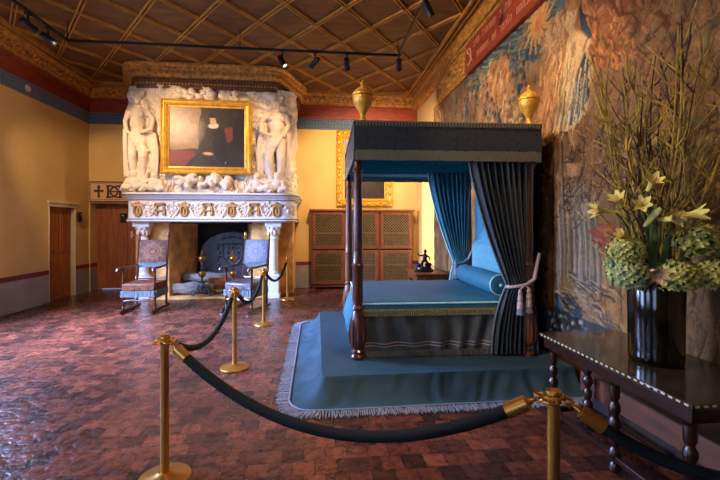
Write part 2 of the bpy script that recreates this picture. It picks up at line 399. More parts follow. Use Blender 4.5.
def window_front(name, y, x0, x1, z0, z1):
    f = MB(); w = .07
    f.bx(x0, x0+w, y-.04, y+.04, z0, z1); f.bx(x1-w, x1, y-.04, y+.04, z0, z1); f.bx(x0, x1, y-.04, y+.04, z0, z0+w); f.bx(x0, x1, y-.04, y+.04, z1-w, z1); f.bx((x0+x1)/2-.04, (x0+x1)/2+.04, y-.035, y+.035, z0, z1)
    for k in range(1, 5): z = z0+(z1-z0)*k/5; f.bx(x0, x1, y-.02, y+.02, z-.02, z+.02)
    o = struct(f, name, M['reveal'], smooth=False); MB().bx(x0+.05, x1-.05, y-.006, y+.006, z0+.05, z1-.05).build('pane', M['glass'], o, smooth=False)
window_front('window_5', YF-.42, -4.9, -2.6, .9, 3.9)
# painted dado and stripe on the left and back walls
d = MB(); d.bx(XL, XL+.012, YF, 9.69, 0, .62); d.bx(XL, XL+.012, 10.7, YB, 0, .62); struct(d, 'trim_dado_left', M['dado'], smooth=False)
d = MB(); d.bx(XL, XL+.014, YF, 9.69, .62, .72); d.bx(XL, XL+.014, 10.7, YB, .62, .72); struct(d, 'trim_stripe_left', M['stripe'], smooth=False)
d = MB(); d.bx(-.55, XR, YB-.012, YB, 0, .62); d.bx(-5.872, -5.858, YB, YB+.33, 0, .62); struct(d, 'trim_dado_back', M['dado'], smooth=False)
d = MB(); d.bx(-.55, XR, YB-.014, YB, .62, .72); d.bx(-5.872, -5.856, YB, YB+.33, .62, .72); struct(d, 'trim_stripe_back', M['stripe'], smooth=False)
d = MB(); d.bx(XL, XL+.03, YF, 9.6, 0, .1); struct(d, 'baseboard_left', M['dado'], bevel=.01)
# blue frieze, red boards and gilt cornice round the left and back walls
path = [(XL, YF), (XL, YB), (XR, YB)]
struct(MB().sweep([(0, 4.37), (.02, 4.37), (.02, 4.68), (0, 4.68)], path), 'trim_blue_frieze', M['frieze'], smooth=False)
struct(MB().sweep([(0, 4.66), (.06, 4.66), (.06, 4.72), (.045, 4.73), (.045, 4.98), (.07, 5.0), (.07, 5.06)], path), 'trim_red_boards', M['redband'], smooth=False)
struct(MB().sweep([(.05, 5.03), (.09, 5.03), (.09, 5.07), (.12, 5.09), (.12, 5.12), (.2, 5.2), (.2, 5.23), (.27, 5.28), (.27, 5.33)], path), 'cornice', M['gilt'], smooth=False)
b = MB()
for i in range(44):
    b.ell((XL+.165, 5.4+i*.13, 5.155), (.045, .042, .05), n=8, m=5)
for i in range(64):
    b.ell((XL+.3+i*.13, YB-.165, 5.155), (.042, .045, .05), n=8, m=5)
struct(b, 'trim_egg_moulding', M['gilt'])
# carved beam with painted inscription on the right wall
bt = struct(MB().bx(2.70, XR, YF, 7.15, 4.45, 4.98), 'trim_red_beam', M['beam'], bevel=.02)
def end_arc():
    pts = [(7.15, 4.98)]
    for k in range(9): a = PI/2*k/8; pts.append((8.75+.3*math.sin(a), 4.68+.3*math.cos(a)))
    for k in range(1, 7): a = PI/2*k/6; pts.append((9.05-.12*(1-math.cos(a)), 4.68-.23*math.sin(a)))
    pts.append((7.15, 4.45)); return pts
pts = end_arc()
be = struct(MB().prism(pts, 2.72, XR, lambda x, y, h: (h, x, y)), 'trim_beam_end', M['gilt'], bevel=.02)
b = MB()
for k in range(34):
    t = k/33; y = 7.3+1.55*t; z = 4.72+.13*math.sin(k*1.9)
    b.ell((2.72, y, z), (.05, .07, .07), Rx(k), n=8, m=5)
b.tube([(2.72, 7.2, z) for z in np.linspace(4.47, 4.96, 6)], .045, 8)
b.build('carved_foliage', M['gilt'], be)
b = MB()
def letterish(y, z, k):
    h = .085
    def bar(y0, z0, y1, z1, w=.013):
        d = V(0, y1-y0, z1-z0); L = d.length; a = math.atan2(z1-z0, y1-y0)
        b.box((2.697, (y0+y1)/2, (z0+z1)/2), (.008, L+w*.6, w), Rx(a))
    if k == 0: bar(y, z, y, z+h); bar(y-.045, z, y-.045, z+h); bar(y, z+h, y-.045, z+h*.8); return .085
    if k == 1: bar(y, z, y, z+h*1.45); bar(y, z, y-.03, z+.012); return .06
    if k == 2: bar(y, z, y, z+h); bar(y, z+h, y-.04, z+h*.85); bar(y, z+h*.5, y-.04, z+h*.6); bar(y, z, y-.045, z+.01); return .075
    if k == 3: bar(y, z, y, z+h); bar(y-.04, z, y-.04, z+h); bar(y-.08, z, y-.08, z+h); bar(y, z+h, y-.08, z+h*.9); return .12
    if k == 4: bar(y, z+h, y-.045, z+h*.9); bar(y, z+h, y-.045, z+.02); bar(y-.045, z+.02, y, z); return .075
    bar(y, z, y, z+h*1.3); bar(y-.03, z+h, y+.02, z+h); return .065
r2 = random.Random(3)
for z, ya in ((4.79, 6.75), (4.56, 6.6)):
    y = ya
    while y > -1:
        for _ in range(r2.choice((2, 4, 5, 6))): y -= letterish(y, z, r2.randrange(6))
        y -= .11
b.tube([(2.695, 6.95+.1*math.cos(a), 4.7+.14*math.sin(a)) for a in np.linspace(.6, 5.4, 14)], .018, 6)
b.tube([(2.695, 6.8+.25*t, 4.58+.28*t) for t in np.linspace(0, 1, 5)], .016, 6)
b.build('inscription', M['letter'], bt, smooth=False)
cb = [(YF, 4.96), ]
struct(MB().sweep([(-.02, 4.96), (.16, 4.96), (.17, 5.0), (.17, 5.2), (.2, 5.22), (.2, 5.26), (.22, 5.28), (.22, 5.33)], [(XR, YF), (XR, YB)], side=-1), 'trim_right_cornice', M['gilt'], smooth=False)
struct(MB().bx(2.55, XR, YF, 3.54, .0, .17), 'baseboard_right', M['soot'], bevel=.01)
struct(MB().bx(2.812, XR, 3.54, 9.4, 0, .42), 'trim_wall_skirting', M['plank'], bevel=.006)
struct(MB().bx(2.44, XR, YF, 3.54, .17, .36), 'trim_wall_plank', M['plank'], bevel=.015)
# coffered ceiling: gilded double mouldings on a diamond lattice
def lattice(sgn, dz):
    b = MB(); hx, hy = .75, 1.0; L = math.hypot(.75, 1); ux, uy = sgn*.75/L, 1/L; nx, ny = uy, -ux
    x0, x1, y0, y1 = XL+.2, XR-.25, YF, YB-.2
    for k in range(-22, 24):
        for off in (-.028, .028):
            # line x = X0 + sgn*.75*(y-6.67)
            X0 = -1.5+k+off*1.25
            ta, tb = y0, y1
            f = lambda y: X0+sgn*.75*(y-6.67)
            inv = lambda x: (x-X0)/(sgn*.75)+6.67
            lo, hi = sorted((inv(x0), inv(x1))); ya, yb = max(y0, lo), min(y1, hi)
            if yb-ya < .15: continue
            c = V(f((ya+yb)/2), (ya+yb)/2, ZC+.012+dz); Ln = (yb-ya)*L
            b.box(c, (.02, Ln, .045), Rz(math.atan2(-ux, uy)))
    return b
struct(lattice(1, 0), 'trim_ceiling_lattice_1', M['bar'], smooth=False)
struct(lattice(-1, .003), 'trim_ceiling_lattice_2', M['bar'], smooth=False)
b = MB()
for x in (XL+.33, XL+.45): b.bx(x-.02, x+.02, YF, YB-.2, ZC-.05, ZC+.04)
for x in (XR-.29, XR-.38): b.bx(x-.02, x+.02, YF, YB-.2, ZC-.05, ZC+.04)
for y in (YB-.34, YB-.46): b.bx(XL+.2, XR-.3, y-.02, y+.02, ZC-.05, ZC+.04)
struct(b, 'trim_ceiling_border', M['bar'], smooth=False)
# ---- doors
dl = struct(MB().bx(XL-.16, XL-.1, 9.72, 10.68, 0.01, 2.14), 'door_1', M['door'], smooth=False)
b = MB()
for y0, y1 in ((9.80, 10.18), (10.26, 10.64)):
    for z0, z1 in ((.2, .95), (1.08, 2.0)):
        b.bx(XL-.1, XL-.082, y0, y1, z0, z1); b.bx(XL-.082, XL-.07, y0+.06, y1-.06, z0+.06, z1-.06)
b.build('door_panel', M['door'], dl, bevel=.006)
b = MB()
b.bx(XL-.2, XL+.015, 9.69, 9.72, 0, 2.14); b.bx(XL-.2, XL+.015, 10.68, 10.7, 0, 2.14); b.bx(XL, XL+.02, 9.66, 10.74, 2.14, 2.22); b.bx(XL, XL+.05, 9.62, 10.78, 2.22, 2.27)
struct(b, 'trim_door_casing', M['reveal'], bevel=.008)
b = MB(); b.bx(-5.87, -4.55, YB+.33, YB+.39, 0.02, 2.3)
dr = struct(b, 'door_2', M['door'], smooth=False)
b = MB()
for k in range(5): b.bx(-5.86+k*.262, -5.608+k*.262, YB+.315, YB+.335, .03, 2.28)
b.build('door_boards', M['door'], dr, bevel=.006)
h = MB().bx(-4.99, -4.95, YB+.3, YB+.32, 1.38, 1.56); h.tube([(-4.97, YB+.3, 1.46), (-4.97, YB+.25, 1.46), (-4.88, YB+.25, 1.45)], .012, 8)
h.build('door_handle', M['white'], dr)
# ---- painted board above the back door
P = thing('overdoor_board', 'pinkish painted board with cross and interlaced letters above back door', 'sign', (-5.2, YB, 2.6))
MB().bx(-5.87, -4.5, YB-.035, YB-.002, 2.33, 2.86).build('panel', M['plaque'], P, bevel=.006)
b = MB(); y0, y1 = YB-.042, YB-.03
b.bx(-5.87, -4.5, y0, y1, 2.835, 2.865); b.bx(-5.87, -4.5, y0, y1, 2.325, 2.355)
for z in np.arange(2.37, 2.83, .045): b.bx(-5.87, -5.84, y0, y1, z, z+.03)
for x in np.arange(-5.8, -4.5, .06): b.bx(x, x+.035, y0, y1, 2.385, 2.4); b.bx(x, x+.035, y0, y1, 2.8, 2.812)
b.build('border', M['umber'], P, smooth=False)
b = MB(); cx = -5.64
b.bx(cx-.025, cx+.025, y0, y1, 2.47, 2.74); b.bx(cx-.1, cx+.1, y0, y1, 2.59, 2.64)
b.ell((cx, YB-.035, 2.72), (.04, .008, .05)); b.ell((cx-.08, YB-.035, 2.615), (.045, .008, .035)); b.ell((cx+.08, YB-.035, 2.615), (.045, .008, .035)); b.ell((cx, YB-.035, 2.48), (.035, .008, .05))
b.build('cross', M['umber'], P)
b = MB(); cx = -5.26
for s in (-1, 1):
    b.bx(cx+s*.15-.03, cx+s*.15+.03, y0, y1, 2.43, 2.77); b.bx(cx+s*.15-.05, cx+s*.15+.05, y0, y1, 2.43, 2.47); b.bx(cx+s*.15-.05, cx+s*.15+.05, y0, y1, 2.73, 2.77)
    b.tube([(cx+s*(.13-.225*math.sin(a)), YB-.036, 2.6+.15*math.cos(a)) for a in np.linspace(0, PI, 12)], .022, 6)
b.bx(cx-.15, cx+.15, y0, y1, 2.58, 2.62)
b.build('interlaced_letters', M['umber'], P, smooth=False)
# small black boxes
def blackbox(c, n, label):
    o = thing('wall_box', label, 'wall box', c)
    d = (.15, .06, .25) if n == 'y' else (.05, .13, .24)
    MB().box(c, d).build('body', M['screen'], o, bevel=.01)
    w = (.04, .004, .025) if n == 'y' else (.004, .04, .025)
    off = V(0, -.031, .06) if n == 'y' else V(.031, 0, .06)
    MB().box(V(*c)+off, w).build('light_mark', M['white'], o, smooth=False)
blackbox((XL+.071, 10.76, 1.92), 'x', 'small black box fixed on pale casing between the two doors')
blackbox((-5.17, YB+.28, 1.92), 'y', 'small black box fixed on the brown back door under painted board')
o = MB().ell((XL+.03, 9.0, 4.52), (.02, .09, .07)).build('oval_medallion', M['reveal']); tag(o, 'small pale oval medallion on the blue wall frieze', 'medallion')
# ------------------------------------------------------------------ tapestry on the right wall (woven design)
TX = 2.785
K = 1.037
ys = np.concatenate([np.linspace(.5, 2.2, 90)[:-1], np.linspace(2.2, 5.2, 420)[:-1], np.linspace(5.2, 9.42, 260)])
zs = np.linspace(.40, 4.5, 380)
Yg, Zg = np.meshgrid(ys, zs)
P = Paint(Yg/K, 1.7+(Zg-1.7)/K, (128, 88, 56))
n1 = fbm(P.X*1.6, P.Y*1.6, 5); n2 = fbm(P.X*5, P.Y*4, 4)
P.mix((n1-.45)*2.4, (150, 104, 66)); P.mix((.47-n1)*2.4, (98, 66, 44)); P.mix((n2-.56)*3, (168, 124, 82)); P.mix((.42-n2)*3, (84, 58, 42))
rr = random.Random(11)
def dabs(n, x0, x1, z0, z1, r0, r1, cols, a=.7, asp=1.0):
    for k in range(n): P.ell(rr.uniform(x0, x1), rr.uniform(z0, z1), rr.uniform(r0, r1), rr.uniform(r0, r1)*asp, rr.choice(cols), a, warp=.03, soft=.6, sc=7)
def hatch(n, x0, x1, z0, z1, dx, dz, w0, w1, cols, a=.75, j=.06):
    for k in range(n):
        x, z = rr.uniform(x0, x1), rr.uniform(z0, z1); q = rr.uniform(.5, 1.2)
        P.stroke([(x, z), (x+dx*q*.5+rr.uniform(-j, j), z+dz*q*.5+rr.uniform(-j, j)), (x+dx*q+rr.uniform(-j, j), z+dz*q+rr.uniform(-j, j))], rr.uniform(w0, w1), rr.choice(cols), a, .02, 6)
EARTH = [(168, 120, 80), (112, 78, 54), (150, 84, 56), (94, 92, 82), (184, 140, 100), (76, 58, 48), (104, 100, 76), (132, 96, 64)]
# sky with slanting streaks, ruined tower, dark trees, broken leafy ground
P.poly([(7.6, 4.5), (5.3, 4.5), (4.15, 4.5), (4.15, 3.98), (4.6, 3.72), (5.3, 3.85), (6.3, 4.1), (7.6, 4.36)], (66, 80, 86), .95, .1)
hatch(240, 4.2, 6.8, 3.9, 4.5, .5, .16, .008, .018, [(40, 58, 68), (104, 106, 94), (126, 116, 92), (34, 50, 60), (86, 98, 98)], .75, .02)
dabs(420, 5.0, 9.3, 2.4, 4.25, .03, .1, EARTH, .65, .9)
P.poly([(6.35, 3.3), (6.2, 3.95), (5.85, 4.2), (5.45, 4.14), (5.36, 3.6), (5.6, 3.2)], (148, 96, 60), .9, .07)
dabs(70, 5.42, 6.25, 3.3, 4.1, .03, .08, [(172, 116, 74), (104, 62, 40), (92, 56, 38), (186, 134, 90)], .75)
for cx, cz, n in ((5.1, 3.72, 26), (6.15, 3.62, 20), (4.75, 3.88, 14), (7.1, 3.7, 14), (6.6, 4.05, 14), (5.75, 3.3, 18), (7.9, 3.6, 12), (5.2, 3.45, 12)):
    for k in range(n): P.ell(cx+rr.gauss(0, .1), cz+rr.gauss(0, .16), rr.uniform(.02, .07), rr.uniform(.03, .08), rr.choice([(40, 52, 58), (48, 64, 66), (34, 42, 46), (74, 84, 76)]), .85, soft=.5, warp=.02)
hatch(240, 5.0, 9.3, 2.4, 4.2, .08, -.16, .006, .014, EARTH+[(60, 46, 40), (196, 150, 110), (58, 66, 70)], .75)
# the sun
for k in range(26):
    a = 2*PI*k/26; L = (.33, .23)[k % 2]
    P.stroke([(4.68+.08*math.cos(a), 4.16+.08*math.sin(a)), (4.68+.6*L*math.cos(a+.2), 4.16+.6*L*math.sin(a+.2)), (4.68+L*math.cos(a+.05), 4.16+L*1.05*math.sin(a+.05))], .024, (186, 128, 72), .9, .01, 9)
P.ell(4.68, 4.16, .13, .14, (190, 120, 72), 1); P.ell(4.68, 4.16, .08, .09, (164, 94, 56), .6)
# standing figures, orange drapery behind
P.poly([(3.8, 4.5), (2.9, 4.5), (2.9, 3.7), (3.3, 3.2), (3.75, 3.15), (3.95, 3.6)], (148, 86, 54), .8, .1)
hatch(130, 2.9, 3.85, 3.2, 4.3, -.12, -.22, .01, .024, [(184, 116, 74), (112, 60, 38), (138, 76, 48), (164, 100, 62), (92, 56, 40)], .8)
P.poly([(4.55, 3.4), (4.4, 3.62), (4.12, 3.6), (4.0, 3.3), (4.2, 2.75), (4.55, 2.7), (4.75, 3.0)], (158, 108, 70), .9, .05)
hatch(50, 4.1, 4.7, 2.7, 3.6, .04, -.24, .01, .02, [(188, 130, 84), (126, 72, 46), (150, 66, 42), (96, 64, 46)], .8)
P.poly([(4.5, 4.05), (4.2, 4.1), (4.12, 3.75), (4.35, 3.66), (4.52, 3.75)], (176, 130, 94), .95, .05)
hatch(90, 4.1, 4.6, 3.62, 4.12, .05, -.14, .008, .016, [(140, 102, 72), (184, 140, 102), (116, 82, 58), (158, 92, 62)], .85)
P.poly([(4.02, 3.75), (3.82, 3.6), (3.66, 3.2), (3.72, 2.85), (4.1, 2.72), (4.32, 2.8), (4.22, 3.2), (4.12, 3.5)], (172, 136, 100), 1, .04)
P.poly([(3.82, 3.46), (3.74, 3.3), (3.74, 2.98), (3.95, 2.75), (4.1, 2.78), (4.0, 3.05), (3.92, 3.3)], (44, 56, 68), 1, .03)
P.poly([(3.9, 3.98), (3.8, 3.8), (3.68, 3.55), (3.78, 3.5), (3.87, 3.7), (3.93, 3.92)], (50, 58, 70), 1, .03)
P.ell(4.02, 3.93, .11, .13, (184, 138, 100), 1); P.ell(3.97, 4.03, .14, .08, (150, 100, 64), .9); P.ell(4.06, 3.93, .014, .012, (70, 46, 36), .9, .0); P.ell(3.99, 3.93, .014, .012, (70, 46, 36), .9, .0)
P.stroke([(4.1, 3.9), (3.95, 3.7), (3.75, 3.52)], .055, (186, 142, 104), 1)
for k in range(12):
    x = 3.74+k*.045; P.stroke([(x, 3.4-k*.03), (x+.08, 3.0-k*.02), (x+.12, 2.76)], .011, (196, 166, 130) if k % 2 else (108, 78, 56), .9)
for k in range(8): x = 3.78+k*.04; P.stroke([(x, 3.2), (x+.06, 2.85)], .009, (160, 140, 120), .8)
hatch(50, 3.95, 4.3, 2.75, 3.7, .06, -.2, .007, .014, [(200, 164, 124), (126, 92, 66), (108, 80, 58)], .8, .02)
# rocky mound with ruins, thicket on the right
P.poly([(3.8, 2.55), (3.72, 3.05), (3.5, 3.15), (3.2, 3.08), (2.95, 2.7), (2.95, 2.3), (3.7, 2.3)], (128, 90, 62), .85, .08)
hatch(260, 2.2, 3.8, 2.1, 3.6, .06, -.14, .005, .014, [(88, 60, 42), (158, 114, 78), (112, 72, 48), (66, 52, 42), (150, 96, 64), (100, 76, 54)], .75, .08)
dabs(260, .6, 3.2, 2.2, 4.4, .03, .11, [(90, 62, 42), (138, 94, 60), (106, 76, 48), (66, 54, 44), (112, 100, 60), (128, 78, 50), (80, 80, 62)], .6)
hatch(240, .6, 3.1, 2.0, 4.4, -.1, .2, .006, .014, [(84, 60, 42), (150, 108, 70), (60, 48, 40), (128, 110, 60)], .7, .1)
# lower kneeling figures: long pleated robe, red sash, blue cloth on the ground
P.poly([(4.25, 2.7), (3.5, 2.7), (3.45, 1.7), (4.25, 1.7)], (116, 82, 58), .7, .1)
P.ell(4.0, 2.33, .12, .14, (148, 106, 74), 1); P.ell(4.02, 2.31, .085, .11, (164, 120, 88), 1); P.ell(3.97, 2.42, .13, .08, (104, 70, 48), .9)
P.poly([(4.2, 2.12), (3.85, 2.14), (3.62, 1.7), (3.55, 1.1), (4.28, 1.1), (4.3, 1.6)], (122, 100, 84), .95, .05)
for k in range(24):
    x = 3.62+k*.027; P.stroke([(x+.03, 1.9+.1*math.sin(k)), (x, 1.5), (x+rr.uniform(-.05, .05), 1.02)], .009, ((66, 60, 62), (150, 132, 114), (96, 86, 80))[k % 3], .9, .02)
hatch(60, 3.7, 4.2, 1.75, 2.25, .1, -.06, .007, .013, [(78, 60, 50), (150, 116, 90), (96, 72, 58)], .8)
P.poly([(3.78, 1.66), (3.5, 1.74), (3.2, 1.6), (3.1, 1.35), (3.3, 1.42), (3.55, 1.5)], (128, 60, 44), .9, .04)
hatch(24, 3.15, 3.75, 1.45, 1.7, -.2, -.06, .007, .012, [(92, 44, 36), (158, 86, 64)], .8)
P.poly([(4.32, 1.12), (3.9, 1.15), (3.5, .85), (3.45, .74), (4.3, .74)], (128, 100, 78), .9, .06)
P.poly([(4.3, .95), (4.1, 1.0), (3.85, .8), (3.9, .7), (4.3, .7)], (62, 76, 90), 1, .04)
hatch(60, 3.5, 4.35, .8, 1.2, -.22, -.07, .006, .013, [(70, 58, 52), (160, 128, 98), (58, 64, 72)], .85, .04)
hatch(90, 3.3, 4.15, 1.9, 2.75, 0, -.16, .005, .011, [(42, 36, 34), (58, 48, 42), (150, 110, 78), (46, 40, 40)], .85, .1)
P.stroke([(4.2, 2.62), (4.17, 2.2), (4.14, 1.85)], .02, (50, 58, 54), 1, .01)
hatch(160, .6, 3.55, .8, 2.2, 0, -.3, .005, .011, [(84, 62, 46), (136, 102, 72), (66, 52, 42)], .7, .05)
# scrolled brown border column and blue and white border along the foot
P.poly([(4.74, 2.75), (4.34, 2.75), (4.34, .4), (4.74, .4)], (112, 70, 34), 1, .02)
for k in range(110):
    z = .42+k*.0212; x = 4.54+.1*math.sin(k*.5)+rr.uniform(-.05, .05); P.ell(x, z, rr.uniform(.02, .05), rr.uniform(.02, .05), rr.choice([(156, 104, 50), (82, 50, 26), (136, 90, 44), (64, 40, 24)]), .8, soft=.6)
for x in (4.36, 4.72): P.stroke([(x, 2.75), (x, .4)], .018, (66, 42, 24), 1, .005)
P.mix(np.clip((.76-P.Y)/.02, 0, 1)*.9, (52, 56, 68))
for k in range(190): P.ell(.5+k*.021, rr.uniform(.46, .72), rr.uniform(.015, .04), rr.uniform(.015, .04), rr.choice([(150, 150, 150), (96, 112, 124), (40, 46, 56), (176, 170, 160)]), .85, soft=.5)
# yarn variation
P.c *= np.array([.96, 1.1, 1.02])
P.c *= (.7+.6*fbm(P.X*9, P.Y*7, 3))[..., None]; P.c *= (.8+.4*fbm(P.X*34, P.Y*26, 2))[..., None]; P.c *= (.8+.4*rng.random(P.X.shape))[..., None]
lum = P.c.mean(-1); relief = np.clip((lum-lum.mean())/lum.std(), -1.5, 1.5)*.22
X3 = np.zeros(Yg.shape+(3,)); X3[..., 0] = TX+.015*np.sin(Yg*2.3)*np.sin(Zg*.7+1)-.03*(fbm(Yg*6, Zg*4, 3)-.5)-.03*relief; X3[..., 1] = Yg; X3[..., 2] = Zg
o = painted('wall_tapestry', X3, P, M['tapestry']); tag(o, 'large brown woven figure tapestry hanging along the whole right wall', 'tapestry')
# ------------------------------------------------------------------ fireplace
def arc_path(x0, x1, yf, yb, r, n=8):
    p = [(x0, yb)]
    for k in range(n+1): a = PI/2*k/n; p.append((x0+r*(1-math.cos(a)), yf+r*(1-math.sin(a))))
    for k in range(n+1): a = PI/2*k/n; p.append((x1-r*(1-math.sin(a)), yf+r*(1-math.cos(a))))
    p.append((x1, yb)); return p
FP = thing('fireplace', 'monumental white carved stone fireplace with gilded frieze and tall hood', 'fireplace', (-2.475, 10.5, 0))
MB().bx(-4.05, -.9, 9.72, YB, 0, .045).build('hearth', M['ochre'], FP, bevel=.01)
for s in (-1, 1):
    f = lambda x: -2.475+s*(x)
    poly = [(f(.95), 9.95), (f(1.52), 9.95), (f(1.52), 10.42), (f(1.9), 10.42), (f(1.9), YB), (f(.62), YB)]
    if s < 0: poly = poly[::-1]
    MB().prism(poly, 0, 1.8, lambda x, y, h: (x, y, h)).build('jamb', M['ochre'], FP, bevel=.012)
    b = MB(); cx = f(1.47); cy = 9.83
    b.bx(cx-.15, cx+.15, cy-.13, cy+.12, 0, .1); b.bx(cx-.125, cx+.125, cy-.11, cy+.12, .1, .5); b.bx(cx-.14, cx+.14, cy-.125, cy+.12, .5, .56)
    b.lathe([(.115, .56), (.12, .6), (.095, .63), (.1, .7), (.09, 1.36), (.11, 1.38), (.11, 1.41), (.085, 1.44), (.1, 1.5), (.15, 1.62), (.17, 1.68)], (cx, cy, 0), 20)
    b.bx(cx-.18, cx+.18, cy-.17, cy+.12, 1.68, 1.79)
    col = b.build('column', M['stonep'], FP, bevel=.006)
    b = MB()
    for k in range(10):
        a = 2*PI*k/10; b.ell((cx+.12*math.cos(a), cy+.12*math.sin(a), 1.55), (.035, .035, .07), n=8, m=5)
        b.ell((cx+.15*math.cos(a+.3), cy+.15*math.sin(a+.3), 1.65), (.035, .035, .03), n=8, m=5)
    b.build('capital_carving', M['stone'], col)
MB().bx(-3.2, -1.75, YB-.12, YB, .04, 1.8).build('firebox_back', M['soot'], FP, smooth=False)
MB().bx(-4.1, -.85, 10.0, YB, 1.76, 1.82).build('firebox_roof', M['soot'], FP, smooth=False)
mp = arc_path(-4.28, -.52, 9.6, YB, .28)
MB().sweep([(-.3, 1.79), (0, 1.79), (.035, 1.80), (.035, 1.865), (0, 1.885), (0, 2.265), (.03, 2.28), (.03, 2.325), (.09, 2.36), (.12, 2.40), (.12, 2.45), (-.3, 2.46)], mp).build('mantel_shelf', M['stonep'], FP, angle=30)
b = MB()
for z0, z1, o in ((1.79, 1.812, .04), (1.845, 1.868, .042), (2.285, 2.31, .036), (2.39, 2.415, .126)):
    b.sweep([(o-.03, z0), (o, z0), (o, z1), (o-.03, z1)], mp)
b.build('moulding_lines', M['line'], FP, smooth=False)
# frieze: seven gilded monograms between white leaf sprigs
def mono(x, kind):
    b = MB(); y0, y1 = 9.555, 9.602
    if kind == 'H':
        for s in (-1, 1): b.bx(x+s*.085-.03, x+s*.085+.03, y0, y1, 1.93, 2.2)
        b.bx(x-.1, x+.1, y0, y1, 2.03, 2.07); b.bx(x-.12, x+.12, y0, y1, 2.16, 2.2); b.bx(x-.1, x+.1, y0-.01, y1, 2.2, 2.23)
    else:
        b.tube([(x+.075*math.cos(a), 9.58, 2.04+.12*math.sin(a)) for a in np.linspace(0, 2*PI, 17)], .028, 6)
        b.bx(x-.13, x+.13, y0, y1, 2.13, 2.21); b.bx(x-.02, x+.02, y0, y1, 1.95, 2.1); b.ell((x, 9.58, 2.22), (.06, .03, .03))
    return b.build('monogram', M['gilt2'], FP, bevel=.006)
M['gilt2'] = mat('gilding_on_stone', C(176, 126, 58), .5, .2, var=.35, scale=20)
xs = [-3.98, -3.5, -2.98, -2.46, -1.94, -1.42, -.92]
for i, x in enumerate(xs): mono(x, 'DH'[i % 2])
b = MB()
for i in range(8):
    x = -3.74+.52*i
    if x > -1: break
    for k in range(30):
        a = rr.uniform(0, 2*PI); q = rr.uniform(.02, .15)
        b.ell((x+q*.95*math.cos(a), 9.595, 2.07+q*1.2*math.sin(a)), (rr.uniform(.014, .034), .03, rr.uniform(.014, .036)), Ry(rr.uniform(0, 3)), n=8, m=5)
    for s in (-1, 1): b.tube([(x+s*.02, 9.59, 1.92), (x+s*.09, 9.575, 2.0), (x+s*.14, 9.58, 2.12), (x+s*.08, 9.575, 2.2)], [.012, .02, .022, .012], 6)
for k in range(14):   # the rounded right end of the frieze
    a = rr.uniform(.15, 1.35); b.ell((-.8+.28*math.sin(a), 9.88-.28*math.cos(a), rr.uniform(1.94, 2.22)), (.045, .04, .045), n=8, m=5)
b.build('frieze_leaves', M['stone'], FP)
# hood: one continuous carved skin round the front and both rounded corners
hp = arc_path(-4.22, -.62, 9.72, YB, .32, 6)
P2 = [Vector(p) for p in hp]; seg = [(P2[i+1]-P2[i]).length for i in range(len(P2)-1)]; tot = sum(seg)
def along(t):
    d = t*tot
    for i, L in enumerate(seg):
        if d <= L or i == len(seg)-1:
            q = P2[i].lerp(P2[i+1], min(1, d/L)); e = (P2[i+1]-P2[i]).normalized(); return q, Vector((e.y, -e.x))
        d -= L
nu, nv = 520, 190
uu, vv = np.meshgrid(np.linspace(0, 1, nu)*tot, np.linspace(2.44, 4.9, nv))
w1 = fbm(uu*1.5, vv*1.5, 3); rel = np.abs(np.sin((fbm(uu*1.7+5, vv*1.4, 3)*9)+w1*6))
rel = .12*rel**2.2*np.clip(fbm(uu*2.2+40, vv*2.0, 2)*2-.4, .2, 1)+.03*np.abs(np.sin(fbm(uu*4+9, vv*4, 3)*22))+.03*fbm(uu*14, vv*14, 3)
vs = []
for j in range(nv):
    for i in range(nu):
        q, n = along(i/(nu-1)); z = vv[j, 0]; h = rel[j, i]
        vs.append((q.x+n.x*h, q.y+n.y*h, z))
b = MB(); b.add(vs, [(j*nu+i, j*nu+i+1, (j+1)*nu+i+1, (j+1)*nu+i) for j in range(nv-1) for i in range(nu-1)])
b.build('hood', M['stone'], FP, angle=180)
